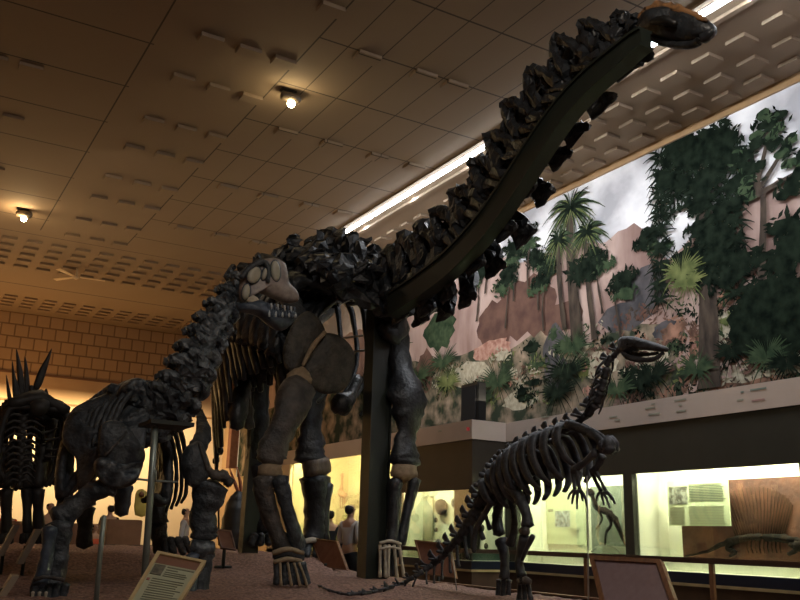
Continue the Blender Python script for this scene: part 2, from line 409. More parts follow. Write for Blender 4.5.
# background bushes and boulders
for px, py, rx, ry, mi in ((522, 308, 44, 30, BR), (495, 325, 26, 26, BR), (560, 318, 30, 18, BR), (645, 290, 26, 24, GY), (625, 315, 34, 16, GY), (555, 360, 16, 34, GY), (790, 320, 30, 24, DG), (492, 350, 26, 10, PK), (600, 365, 22, 14, CR), (650, 355, 24, 10, CR), (720, 325, 22, 14, CR), (668, 330, 18, 10, GY), (470, 375, 30, 12, CR), (520, 400, 24, 10, CR), (575, 350, 18, 10, CR), (745, 372, 30, 10, CR), (425, 372, 18, 20, BR), (440, 330, 24, 20, MG)):
    y, z = mp_(px, py); p = atx(px, py, MX); d = dep(p)
    blob(y, z, rx*d*1.15, ry*d, mi, 22, .2, px)
layer[0] = 3.5
for _ in range(330):
    px, py = random.uniform(340, 800), random.uniform(275, 400); y, z = mp_(px, py)
    if z < 3.9 and px > 600 and random.random() < .5: leafy(y, z, .3, .15, 20, random.choice((GR2, BR, ROCK, TR, DG)), s=.07, fill=False)
    elif z < 3.9: leafy(y, z, random.uniform(.15, .45), random.uniform(.08, .22), 16, random.choice((DG, DG, DG, MG, MG, MG, LG, PK, CR, GR2)), s=.06, fill=random.random() < .35)
layer[0] = 5
for px, py, h in ((478, 278, 14), (487, 250, 12), (540, 262, 14), (516, 255, 12), (508, 282, 14), (545, 282, 12), (530, 240, 10), (652, 245, 12), (600, 262, 14), (618, 290, 14)):   # small round-headed trees
    y, z = mp_(px, py); d = dep(atx(px, py, MX)); trunk((y, z-1.0), (y, z), .03, .02)
    for k in range(3): leafy(y+random.uniform(-.22, .22), z+k*.16-.1, h*d*1.4, h*d*.55, 40, DG if k else MG, s=.09)
# palms
for px, py, pb, R in ((572, 208, 340, .95), (588, 232, 340, .6), (560, 240, 330, .55)):
    y, z = mp_(px, py); y2, z2 = mp_(px+6, pb); trunk((y2, z2), (y, z), .17 if R > .9 else .07, .09 if R > .9 else .05)
    layer[0] += .1; fronds(y, z, R, 22, MG, .05, .55); fronds(y, z-.05, R*.8, 16, LG, .035, .7); fronds(y, z, R*.7, 16, DG, .04, .3)
leafy(*mp_(585, 270), .5, .3, 60, DG)
layer[0] = 6
# tall dark needle tree
y, z = mp_(703, 250); yb, zb = mp_(712, 388); yt, zt = mp_(700, 138)
trunk((yb, zb), (yt, zt), .22, .10)
for i in range(64):
    q = random.random(); py = 128+q*165; sp = 44*(1-abs(q-.35)*.6)
    px = 702+random.uniform(-sp, sp)*.8; yy, zz = mp_(px, py); leafy(yy, zz, .36, .24, 34, DG, s=.09, fill=i % 2 == 0)
for i in range(26):
    q = i/25; py = 150+q*150; s = -1 if i % 3 else 1; yy, zz = mp_(700+s*38, py)
    fronds(yy, zz, .38, 9, DG, .03, .35)
layer[0] = 7
# broad-leaved tree with forked stem
b0 = mp_(768, 290); b1 = mp_(762, 195); trunk(b0, b1, .075, .05)
for tx, ty in ((745, 190), (750, 150), (783, 150), (795, 175), (768, 130)):
    trunk(b1, mp_(tx, ty), .05, .03)
layer[0] = 7.3
for px, py in ((745, 165), (738, 182), (752, 150), (762, 130), (781, 122), (790, 145), (758, 168), (745, 198), (797, 160), (795, 178), (775, 140), (735, 165), (755, 185), (790, 190), (770, 118)):
    yy, zz = mp_(px, py)
    for _ in range(3):
        a = random.uniform(0, pi); blob(yy+random.uniform(-.15, .15), zz+random.uniform(-.12, .12), .13, .085, random.choice((MG, DG, DG)), 10, .25, px+_)
    leafy(yy, zz, .22, .16, 12, DG, s=.09, fill=False)
for px, py in ((790, 225), (795, 240), (745, 262), (780, 262), (735, 275), (800, 250)): leafy(*mp_(px, py), .35, .2, 40, DG)
layer[0] = 8
blob(*mp_(778, 318), .85, .60, DG, 30, .08, 2); leafy(*mp_(775, 315), .75, .62, 160, DG, s=.10); leafy(*mp_(795, 300), .6, .55, 120, DG, s=.15)
# spiky bright plants and ferns in front
for px, py, R, mi in ((684, 275, .5, LG), (690, 285, .4, LG), (445, 365, .75, MG), (450, 385, .6, LG), (500, 385, .8, MG), (478, 395, .6, MG), (570, 375, .75, DG), (575, 350, .6, MG), (560, 395, .6, DG), (640, 385, .5, DG), (655, 378, .5, DG), (620, 392, .45, MG), (420, 380, .8, MG), (735, 355, .4, DG), (770, 360, .45, MG), (700, 372, .45, MG), (790, 366, .4, DG), (360, 390, .9, DG), (395, 350, 1., MG)):
    fronds(*mp_(px, py), R, 26, mi, .035, .15, .1, pi-.1)
    fronds(*mp_(px, py), R*.8, 12, mi, .03, .8)
mural = obj('mural', bm, MM, None, False)
tag(mural, 'huge painted wall mural of a prehistoric forest with pink cliffs under clouds', 'mural')
fr = bmesh.new(); add_box(fr, (WALLX-.35, 29.98, 2.2), (WALLX-.003, 30.3, 6.6)); obj('frame', fr, BRNPANEL, mural, False)['label'] = 'brown upright frame at the far end'

# ------------------------------------------------------------------ case wall along the mural
XR, XL, YJ = 9.1, 8.4, 12.0
TOP = 1.92
def quad_board(name, a, b, c, d, thick, m, parent=None, bev=0, mi=None):
    """board from four corners (a,b top; c,d bottom, c under b) extruded backwards by thick"""
    bm = bmesh.new(); n = (b-a).cross(d-a).normalized()
    A = [bm.verts.new(p) for p in (a, b, c, d)]; B = [bm.verts.new(p+n*thick) for p in (a, b, c, d)]
    bm.faces.new(A); bm.faces.new(B[::-1])
    for i in range(4): bm.faces.new((A[i], B[i], B[(i+1) % 4], A[(i+1) % 4]))
    bmesh.ops.recalc_face_normals(bm, faces=bm.faces)
    return obj(name, bm, m, parent, False)
cw = thing('display_case_wall', 'long dark built-in wall of lit display cases below the mural', 'display case', (9.6, 12, FLOOR))
# pinkish band board on top
bm = bmesh.new(); add_box(bm, (XR-.02, 2, 1.60), (XR+.05, YJ, TOP)); add_box(bm, (XL-.02, YJ-.02, 1.60), (XR+.05, YJ+.05, TOP)); add_box(bm, (XL-.02, YJ+.051, 1.60), (XL+.05, 20.6, TOP))
bmesh.ops.recalc_face_normals(bm, faces=bm.faces)
band = obj('caption_band', bm, BANDM, cw, False); band['label'] = 'pinkish beige caption band with small faint captions'
# faint captions on the band (illegible in the photo)
bm = bmesh.new()
for px, py, w, mi in ((613, 417, 12, 0), (617, 420, 8, 0), (650, 408, 14, 0), (653, 404, 5, 0), (654, 414, 16, 0), (680, 400, 16, 0), (680, 405, 4, 0), (681, 411, 14, 0), (742, 392, 4, 1), (758, 389, 20, 1), (740, 400, 8, 0), (758, 400, 16, 2), (545, 417, 12, 0), (440, 431, 6, 0)):
    X = XR-.024 if px > 465 else XL-.024
    p = atx(px, py, X); d = dep(p); L = w*d*.95
    add_box(bm, (X, p.y-L/2, p.z-.011), (X+.003, p.y+L/2, p.z+.011), mi)
p = aty(468, 429, YJ-.022); add_box(bm, (p.x-.03, YJ-.026, p.z-.03), (p.x+.03, YJ-.021, p.z+.03), 3)
obj('caption_print', bm, [INKLT, mat('green_print', (.22, .28, .24), None), mat('red_print', (.42, .26, .24), None), mat('red_dot', (.5, .05, .05), None)], band, False)
bm = bmesh.new(); add_box(bm, (XR+.05, 2, TOP-.04), (WALLX-.08, YJ, TOP-.02)); add_box(bm, (XL+.05, YJ, TOP-.04), (WALLX-.08, 20.6, TOP-.02)); obj('case_top', bm, DARKBR, cw, False)
# fascia (above the openings)
ZT_R, ZT_L, ZT_FAR, ZB = .94, .79, 1.60, -.335
ZR = -.225
YM0, YM1, YM2 = 9.10, 9.27, 11.72      # mullion, left end of bay
YL = 14.35                             # end of low-topped left bay
bm = bmesh.new(); add_box(bm, (XR, 2, ZT_R), (XR+.06, YJ, 1.60)); obj('fascia', bm, DARKOL, cw, False)
bm = bmesh.new(); add_box(bm, (XL, YJ, ZT_L), (XR+.02, YJ+.06, 1.60)); add_box(bm, (XL, YJ+.061, ZT_L), (XL+.06, YL, 1.60)); obj('fascia', bm, DARKBR, cw, False)
bm = bmesh.new(); add_box(bm, (XR-.02, YM0, ZB), (XR+.08, YM1, ZT_R)); obj('mullion', bm, DARKOL, cw, False)
bm = bmesh.new(); add_box(bm, (XR-.02, 6.3, ZB), (XR+.08, 6.47, ZT_R)); obj('mullion', bm, DARKOL, cw, False)
bm = bmesh.new(); add_box(bm, (XR-.02, YM2, ZB), (XR+.08, YJ, ZT_R)); obj('mullion', bm, DARKOL, cw, False)
bm = bmesh.new(); add_box(bm, (XL-.01, YL, ZB), (XL+.1, YL+.2, ZT_FAR)); obj('mullion', bm, DARKBR, cw, False)
bm = bmesh.new(); add_box(bm, (XL-.02, 19.45, FLOOR), (XL+.6, 20.6, 1.6)); obj('end_panel', bm, FARCREAM, cw, False)
# ledge strips and base under the glass
def along(bmx, dx, z0, z1, th=.06, y0=2):
    add_box(bmx, (XR-dx, y0, z0), (XR-dx+th, YJ-dx, z1)); add_box(bmx, (XL-dx, YJ-dx, z0), (XR-dx+th, YJ-dx+th, z1)); add_box(bmx, (XL-dx, YJ-dx+th, z0), (XL-dx+th, 20.6, z1))
bm = bmesh.new(); along(bm, .02, -.47, -.34); obj('rail_band', bm, NAVY, cw, False)
bm = bmesh.new(); along(bm, .03, -.505, -.47); obj('moulding', bm, WOODLT, cw, False)
bm = bmesh.new(); along(bm, .0, FLOOR, -.505); obj('base', bm, BASEBR, cw, False)
# handrail in front of the cases
hr = thing('handrail', 'dark handrail on short wooden posts in front of the cases', 'railing', (8.6, 11, FLOOR))
bm = bmesh.new()
dx = .35
add_box(bm, (XR-dx, 2, -.215), (XR-dx+.06, YJ-dx, -.15), bev=.012); add_box(bm, (XL-dx, YJ-dx, -.215), (XR-dx+.06, YJ-dx+.06, -.15), bev=.012); add_box(bm, (XL-dx, YJ-dx+.06, -.215), (XL-dx+.06, 20.4, -.15), bev=.012)
obj('top_rail', bm, [mat('dark_wood_rail', (.045, .02, .014), None, rough=.35)], hr, False)
for y in (4.1, 5.8, 7.55, 9.75, 11.6): box('post', (XR-dx+.01, y-.03, FLOOR), (XR-dx+.05, y+.03, -.215), WOOD, hr)
for y in (12.8, 14.8, 16.8, 18.8): box('post', (XL-dx+.01, y-.03, FLOOR), (XL-dx+.05, y+.03, -.215), WOOD, hr)
# case interiors
HH = .27
def bay(x0, x1, y0, y1, z1, lining, glowy=True, power=20, col=(.97, 1., .74)):
    bm = bmesh.new(); add_box(bm, (x1, y0, ZB), (x1+.03, y1, z1+HH)); add_box(bm, (x0+.06, y0-.02, ZB), (x1, y0, z1+HH)); add_box(bm, (x0+.06, y1, ZB), (x1, y1+.02, z1+HH))
    add_box(bm, (x0+.06, y0, ZB-.03), (x1, y1, ZB)); add_box(bm, (x0+.20, y0+.01, ZB), (x1, y1-.01, ZR-.002)); add_box(bm, (x0+.06, y0, z1+HH), (x1, y1, z1+HH+.02))
    obj('case_lining', bm, lining, cw, False)
    ld = bpy.data.lights.new('case_lamp', 'AREA'); ld.shape = 'RECTANGLE'; ld.size = .12; ld.size_y = (y1-y0)*.94; ld.energy = power; ld.color = col
    lo = bpy.data.objects.new('case_lamp', ld); COL.objects.link(lo); lo.location = (x0+.15, (y0+y1)/2, z1+.22)
    lo.rotation_euler = (0, -radians(18), 0)
    bm = bmesh.new(); add_tube(bm, [((x0+.13, y0+.05, z1+.245), .014), ((x0+.13, y1-.05, z1+.245), .014)], n=8, k=2, amp=0); obj('case_tube', bm, CASEGLOW, cw)
    bm = bmesh.new(); add_box(bm, (x0+.02, y0, ZB), (x0+.028, y1, z1)); obj('glass_pane', bm, GLASS, cw, False)
bay(XR, 9.75, 6.47, YM0, ZT_R, CREAM, power=84)
bay(XR, 9.75, YM1, YM2, ZT_R, CREAM, power=84)
bay(XR, 9.75, 2.2, 6.3, ZT_R, CREAM, power=84)
bay(XL, 9.0, YJ+.62, YL, ZT_L, mat('green_grey_lining', (.50, .50, .34), (.60, .58, .40), scale=2), power=46)
bay(XL, 9.9, YL+.2, 19.4, ZT_FAR, CREAMY, power=165, col=(1., .93, .5))
# return bay facing the camera
bm = bmesh.new(); add_box(bm, (XL+.06, YJ+.6, ZB), (XR, YJ+.62, ZT_L+.27)); add_box(bm, (XL+.06, YJ+.06, ZB-.03), (XR+.6, YJ+.6, ZB)); add_box(bm, (XL+.06, YJ+.06, ZT_L+.27), (XR, YJ+.6, ZT_L+.29)); add_box(bm, (XR, YJ+.06, ZB), (XR+.02, YJ+.6, ZT_L+.27))
obj('case_lining', bm, CREAM, cw, False)
bm = bmesh.new(); add_box(bm, (XL+.03, YJ+.02, ZB), (XR, YJ+.028, ZT_L)); add_box(bm, (XL+.02, YJ+.03, ZB), (XL+.028, YJ+.62, ZT_L)); obj('glass_pane', bm, GLASS, cw, False)
bm = bmesh.new(); add_box(bm, (XL+.0, YJ+.0, ZB), (XL+.03, YJ+.03, ZT_L)); obj('corner_post', bm, DARKOL, cw, False)
ld = bpy.data.lights.new('case_lamp', 'AREA'); ld.shape = 'RECTANGLE'; ld.size = .6; ld.size_y = .15; ld.energy = 12; ld.color = (.95, 1., .66)
lo = bpy.data.objects.new('case_lamp', ld); COL.objects.link(lo); lo.location = (8.78, YJ+.17, ZT_L+.22); lo.rotation_euler = (radians(15), 0, 0)

# things in the cases ---------------------------------------------------
def text_lines(bm, X, y0, y1, ztop, n, dz, h=.008, mi=1):
    for i in range(n):
        e = y1-(y1-y0)*random.uniform(0, .12)
        add_box(bm, (X-.004, y1-(e-y0), ztop-i*dz-h), (X, y1, ztop-i*dz), mi)
PHOTO = mat('grey_photo', (.05, .05, .04), (.30, .30, .24), rough=.7, scale=14, lo=.4, hi=.6)
PHOTOB = mat('blue_grey_photo', (.09, .12, .13), (.38, .42, .38), rough=.7, scale=16, lo=.4, hi=.6)
# info panel beside the sail-backed fossil: pixels (667..727, 478..527)
Xp = 9.40
a, b = atx(667, 482, Xp), atx(727, 477, Xp); c = atx(727, 526, Xp)
bm = bmesh.new(); add_box(bm, (Xp, b.y, c.z), (Xp+.02, a.y, (a.z+b.z)/2), 0); Yw = a.y-b.y; zt = (a.z+b.z)/2
ph = bmesh.new(); p0, p1 = atx(668.5, 487, Xp), atx(688, 504, Xp)
add_box(bm, (Xp-.004, p1.y, p1.z), (Xp, p0.y, p0.z), 2)
text_lines(bm, Xp, b.y+.04, p1.y-.03, p0.z+.02, 11, .021); text_lines(bm, Xp, b.y+.04, a.y-.36, p1.z-.03, 12, .02, .004, 3); text_lines(bm, Xp, a.y-.30, a.y-.03, p1.z-.03, 12, .02, .004, 3)
tag(obj('information_panel', bm, [PALE, INK, PHOTO, INKLT], None, False), 'pale information panel with a grey photo, overlapping the sail-backed fossil slab', 'panel')
# sail-backed fossil on reddish slab
Xs = 9.55
sl = thing('fossil_slab', 'reddish brown rock slab carrying a sail-backed reptile fossil in the right-hand case', 'fossil', atx(740, 555, Xs))
REDROCK = mat('red_rock', (.05, .014, .007), (.13, .045, .022), rough=.8, scale=3, bump=.4, bscale=12)
a, b = atx(679, 489, Xs), atx(815, 481, Xs)
box('slab', (Xs, b.y, ZR), (Xs+.12, a.y, .83), REDROCK, sl, .01)
bl = atx(797, 485, Xs)
SPN = mat('dark_fossil_spine', (.03, .015, .008), (.07, .035, .02), scale=9, rough=.9, spec=.1)
DKF = mat('black_fossil', (.005, .004, .003), (.02, .013, .010), scale=9, bump=.5, rough=.9, spec=.1)
for i in range(22):
    t = i/21; bx = 736+48*t; by = 536+1.5*sin(t*pi); ang = radians(150-105*t); Ln = 22+22*sin(pi*min(1, t*.85+.15))
    tx = bx+cos(ang)*Ln*.55; ty = by-(18+33*sin(pi*(.15+.72*t)))
    bone('spine_rod', [(bx, by, .75), ((bx+tx)/2+(1.5*(1-t)), (by+ty)/2, .6), (tx, ty, .45)], 'x', Xs-.01, SPN, sl, n=6, k=2, amp=.1)
bone('backbone', [(686, 556, 1), (708, 551, 1.6), (725, 543, 2.5), (745, 538, 4), (765, 537, 4), (785, 539, 4), (800, 541, 3), (812, 545, 3)], 'x', Xs-.05, DKF, sl, n=8, k=4, amp=.4)
bone('limb', [(733, 541, 3.5), (727, 548, 2.5), (736, 552, 2), (730, 556, 1.6)], 'x', Xs-.06, DKF, sl, n=7, amp=.3)
bone('limb', [(790, 543, 3.5), (797, 549, 2.5), (788, 554, 2)], 'x', Xs-.06, DKF, sl, n=7, amp=.3)
for i in range(9): bone('rib', [(748+i*4, 540, .9), (747+i*4.1, 547, .8), (749+i*4, 553, .6)], 'x', Xs-.05, DKF if i % 2 else SPN, sl, n=5, k=2)
bone('skull', [(806, 545, 5), (800, 546, 6), (795, 549, 4)], 'x', Xs-.06, DKF, sl, n=8, amp=.3)
# text panel in the middle bay
Xp = 9.70
a, b, c = atx(546, 488, Xp), atx(584, 486, Xp), atx(584, 545, Xp)
bm = bmesh.new(); add_box(bm, (Xp, b.y, c.z), (Xp+.02, a.y, a.z), 0)
text_lines(bm, Xp, b.y+.02, a.y-.03, a.z-.03, 9, .024, .005, 3); p0, p1 = atx(555, 511, Xp), atx(570, 527, Xp); add_box(bm, (Xp-.004, p1.y, p1.z), (Xp, p0.y, p0.z), 2)
p0, p1 = atx(548, 509, Xp), atx(553, 512, Xp); add_box(bm, (Xp-.004, p1.y, p1.z), (Xp, p0.y, p0.z), 1)
p0, p1 = atx(570, 528, Xp), atx(581, 543, Xp); text_lines(bm, Xp, p1.y, p0.y, p0.z, 7, .022, .008, 3)
tag(obj('information_panel', bm, [PALE, INK, PHOTOB, INKLT], None, False), 'cream text panel with a small blue-grey picture in the middle case', 'panel')
# small fossil dinosaur on grey-green board
sb = thing('small_dinosaur_mount', 'small dark walking dinosaur skeleton against a grey-green board', 'skeleton', atx(605, 555, 9.5))
GRB = mat('grey_green_board', (.13, .15, .11), (.17, .19, .14), rough=.8, scale=4)
a, b = atx(590, 487, 9.68), atx(623, 484, 9.68); box('backboard', (9.68, b.y, ZR), (9.71, a.y, a.z), GRB, sb)
bone('backbone', [(590, 492, 2.5), (594, 500, 2.3), (597, 508, 3), (605, 511, 3.6), (613, 517, 3), (619, 527, 2), (624, 540, 1)], 'x', 9.5, DKF, sb, n=8, amp=.35)
bone('skull', [(593, 495, 2.4), (590, 491, 3), (587, 493, 1.6)], 'x', 9.5, DKF, sb, n=8)
bone('leg', [(607, 514, 2.2), (611, 524, 1.6), (606, 533, 1.2), (605, 545, .9)], 'x', 9.48, DKF, sb, n=6)
bone('leg', [(610, 514, 2.2), (617, 527, 1.6), (621, 536, 1.2), (625, 545, .9)], 'x', 9.52, DKF, sb, n=6)
bone('arm', [(598, 510, 1.5), (602, 519, 1.), (596, 529, .8)], 'x', 9.48, DKF, sb, n=6)
bone('support_hoop', [(591, 552, .6), (598, 547, .5), (604, 545, .5), (614, 548, .5), (620, 553, .6)], 'x', 9.5, STEELDK, sb, n=5, amp=0)
# wall fossils in corner bay
ROCKD = mat('dark_fossil_rock', (.018, .016, .013), (.06, .05, .04), scale=9, bump=.5, rough=.9, spec=.1)
for px, py, r, Yv, lb in ((441, 507, 8, None, 'large dark rounded fossil rock pinned highest and furthest left in corner case'), (456, 503, 5.5, None, 'dark fossil rock next to the corner post of the case'), (436, 520, 2.6, None, 'small dark fossil chip under the large rounded rock'), (436, 530, 2.4, None, 'pale grey fossil chip lowest under the large rounded rock'),
                      (438, 543, 4, None, 'flat dark fossil piece lying low in the corner case'), (482, 528, 3.6, 12.5, 'upright dark fossil piece right of the skeleton tail'), (486, 546, 3, 12.5, 'small dark fossil near the case floor right of the skeleton tail')):
    if Yv: p = aty(px, py, Yv); n_ = (0, 1, 0)
    else: p = atx(px, py, 8.92); n_ = (1, 0, 0)
    d = dep(p); bm = bmesh.new(); side = V((1, 0, 0)) if Yv else V((0, 1, 0))
    if not Yv: side = V((0, 1, 0))
    o_ = [p+side*(cos(2*pi*i/14)*r*d*(1.25 if not Yv else .8)*(1+.3*noise.noise(V((i, px, 0)))))+V((0, 0, sin(2*pi*i/14)*r*d*(1+.3*noise.noise(V((i, px, 7)))))) for i in range(14)]
    add_plate(bm, o_, p, n_, r*d*.5); bmesh.ops.recalc_face_normals(bm, faces=bm.faces)
    tag(obj('fossil_rock', bm, ROCKD), lb, 'fossil', 'fossil pieces in the corner case')
bm = bmesh.new(); a, b = atx(409, 497, 8.93), atx(432, 494, 8.93); add_box(bm, (8.93, b.y, ZB+.02), (8.96, a.y, a.z))
tag(obj('picture_panel', bm, mat('olive_diorama', (.20, .20, .11), (.38, .33, .19), scale=5, detail=8)), 'olive brown picture panel in the case beside the pale foot bones', 'picture')
box_ = bmesh.new(); add_box(box_, (8.5, YJ+.1, ZB+.005), (9.05, YJ+.5, ZB+.11)); tag(obj('display_riser', box_, mat('dark_green_cloth', (.02, .05, .04), None), None, False), 'low dark green display base at the corner case floor', 'base')
# far-left tall bay: faint diagram and picture rail
Xp = 9.86
bm = bmesh.new()
p0, p1 = atx(336, 513, Xp), atx(356, 531, Xp); add_box(bm, (Xp-.006, p1.y, p1.z), (Xp, p0.y, p0.z), 0)
for i in range(3):
    q0, q1 = atx(337+i*6.3, 516, Xp), atx(342+i*6.3, 528, Xp); add_box(bm, (Xp-.012, q1.y, q1.z), (Xp-.006, q0.y, q0.z), 1)
tag(obj('picture_panel', bm, [PALE, mat('teal_picture', (.06, .13, .12), (.28, .36, .27), scale=7)], None, False), 'white panel of three small teal pictures in the yellow case', 'picture')
fg = thing('long_necked_figure', 'slim reddish long-necked animal figure standing in the yellow case', 'figure', atx(342, 507, 9.7))
RDF = mat('reddish_figure', (.42, .20, .11), (.55, .33, .20), scale=6)
bone('neck', [(342, 474, 1.6), (342, 480, 1), (341.5, 488, 1.5), (341, 492, 2.8)], 'x', 9.7, RDF, fg, n=8)
bone('body', [(339, 491, 2.5), (342, 494, 3.4), (345, 496, 2.6)], 'x', 9.7, RDF, fg, n=8)
for dx_ in (-2.6, -.8, 1.8, 3.6): bone('leg', [(341.5+dx_*.8, 494, 1.1), (341+dx_, 501, .6), (341+dx_, 508, .5)], 'x', 9.7, RDF, fg, n=5)
bm = bmesh.new(); 
for i in range(5): p = atx(352+i*3, 504-i*1.5, 9.8); add_tube(bm, [(p+V((0, 0, -.3)), .12), (p+V((0, 0, -.05)), .2), (p+V((0, 0, .12)), .1)], n=8)
p = atx(341, 509, 9.7); add_box(bm, (9.62, atx(368, 509, 9.7).y, ZR), (9.86, atx(328, 509, 9.7).y, p.z))
tag(obj('rock_ledge', bm, mat('olive_ledge', (.30, .27, .14), (.42, .36, .2), scale=4)), 'olive painted ledge under the reddish figure in the yellow case', 'ledge')
# black loudspeaker on the case top
p0, p1 = atx(459, 393, 8.75), atx(481, 417, 8.75)
sp = thing('loudspeaker', 'black box loudspeaker standing on the case band before the mural', 'loudspeaker', (8.85, (p0.y+p1.y)/2, TOP))
bm = bmesh.new(); add_box(bm, (8.72, p1.y+.05, TOP-.02), (8.90, p0.y-.1, TOP+.72), bev=.015); obj('cabinet', bm, BLACK, sp, False)
bm = bmesh.new(); add_box(bm, (8.70, p1.y+.10, TOP+.05), (8.722, p0.y-.15, TOP+.66)); obj('grille', bm, mat('speaker_cloth', (.012, .012, .014), None, rough=.95), sp, False)

# ------------------------------------------------------------------ tube lights
yy = [18.2, 16.1, 13.9, 11.7, 9.55, 8.95, 8.35, 6.35, 5.85]
segs = [(15.66, 17.72), (13.56, 15.62), (11.46, 13.52), (9.36, 11.42), (7.26, 9.32), (5.16, 7.22), (3.06, 5.12), (.96, 3.02)]
for i, (a, b) in enumerate(segs):
    names = ['furthest from the camera, above the big skeleton back', 'second from the far end of the row', 'third from the far end, left of the raised neck', 'fourth from the far end, behind the upper neck', 'fifth from the far end, behind the end of the neck beam', 'starting behind the raised skull, at the top edge', 'past the snout beyond the top edge', 'nearest the camera, past the picture edge']
    t = thing('fluorescent_tube', 'white fluorescent ceiling tube, '+names[i], 'light', (8.41, (a+b)/2, CEIL), 'fluorescent tubes along the ceiling step')
    bm = bmesh.new(); add_tube(bm, [((8.41, a, CEIL-.085), .028), ((8.41, b, CEIL-.085), .028)], n=10, k=2, amp=0); obj('tube', bm, GLOW, t)
    bm = bmesh.new(); add_box(bm, (8.36, a, CEIL-.045), (8.47, b, CEIL+.001)); add_box(bm, (8.38, a-.018, CEIL-.11), (8.44, a, CEIL)); add_box(bm, (8.38, b, CEIL-.11), (8.44, b+.018, CEIL)); obj('fitting', bm, mat('white_fitting', (.6, .6, .58), None), t, False)
def area(name, loc, target, sx, sy, e, col):
    ld = bpy.data.lights.new(name, 'AREA'); ld.shape = 'RECTANGLE'; ld.size = sx; ld.size_y = sy; ld.energy = e; ld.color = col
    o = bpy.data.objects.new(name, ld); COL.objects.link(o); o.location = loc
    o.rotation_euler = (V(target)-V(loc)).to_track_quat('-Z', 'Y').to_euler(); return o
def point(name, loc, e, col, r=.1):
    ld = bpy.data.lights.new(name, 'POINT'); ld.energy = e; ld.color = col; ld.shadow_soft_size = r
    o = bpy.data.objects.new(name, ld); COL.objects.link(o); o.location = loc; return o

# ceiling lamps
def ceiling_lamp(px, py, label):
    c = atz(px, py, CEIL-.02); t = thing('ceiling_lamp', label, 'lamp', (c.x, c.y, CEIL), 'round spot lamps on the ceiling')
    bm = bmesh.new(); add_box(bm, (c.x-.16, c.y-.06, CEIL-.03), (c.x+.10, c.y+.06, CEIL+.002), bev=.01); obj('mounting_plate', bm, BLACK, t, False)
    bm = bmesh.new(); add_tube(bm, [((c.x-.13, c.y-.0, CEIL-.11), .075), ((c.x+.16, c.y-.0, CEIL-.11), .085)], n=16, k=2, amp=0); obj('housing', bm, mat('brown_housing', (.10, .075, .05), None, rough=.4), t)
    bm = bmesh.new(); b = bmesh.ops.create_uvsphere(bm, u_segments=16, v_segments=10, radius=.062); bmesh.ops.translate(bm, verts=bm.verts, vec=(c.x+.02, c.y-.03, CEIL-.235)); obj('bulb', bm, BULB, t)
    return c
c1 = ceiling_lamp(290, 92, 'round glowing spot lamp on the ceiling above the middle of the hall')
c2 = ceiling_lamp(24, 210, 'round glowing spot lamp on the ceiling at the far left')
point('lamp_glow', (c1.x, c1.y-.03, CEIL-.36), 9, (1, .78, .42), .05)
point('lamp_glow', (c2.x-.1, c2.y-.03, CEIL-.30), 26, (1, .68, .32), .05)
# ceiling fan far left
c = atz(76, 277, CEIL-.25); t = thing('ceiling_fan', 'pale three-bladed ceiling fan over the far left of the hall', 'fan', (c.x, c.y, CEIL))
bm = bmesh.new(); add_tube(bm, [((c.x, c.y, CEIL), .03), ((c.x, c.y, CEIL-.2), .03), ((c.x, c.y, CEIL-.25), .10), ((c.x, c.y, CEIL-.3), .06)], n=12, k=2, amp=0); obj('motor', bm, mat('fan_cream', (.62, .48, .30), None), t)
for a in (-.12, 2.2, 3.9):
    bm = bmesh.new(); d_ = V((cos(a), sin(a), 0)); s_ = V((-sin(a), cos(a), .12)); q = V((c.x, c.y, CEIL-.26))
    vs = [q+d_*.1+s_*.04, q+d_*.75+s_*.07, q+d_*.75-s_*.07, q+d_*.1-s_*.04]
    A = [bm.verts.new(v) for v in vs]; B = [bm.verts.new(v+V((0, 0, .015))) for v in vs]; bm.faces.new(A); bm.faces.new(B[::-1])
    for i in range(4): bm.faces.new((A[i], B[i], B[(i+1) % 4], A[(i+1) % 4]))
    bmesh.ops.recalc_face_normals(bm, faces=bm.faces); obj('blade', bm, MATS['fan_cream'], t, False)

# ================================================================== SAUROPOD with raised neck
AP = thing('sauropod_skeleton', 'towering black long-necked dinosaur skeleton whose raised neck sweeps up to the ceiling', 'skeleton', (5.3, 10.5, -.4))
NX = 5.6
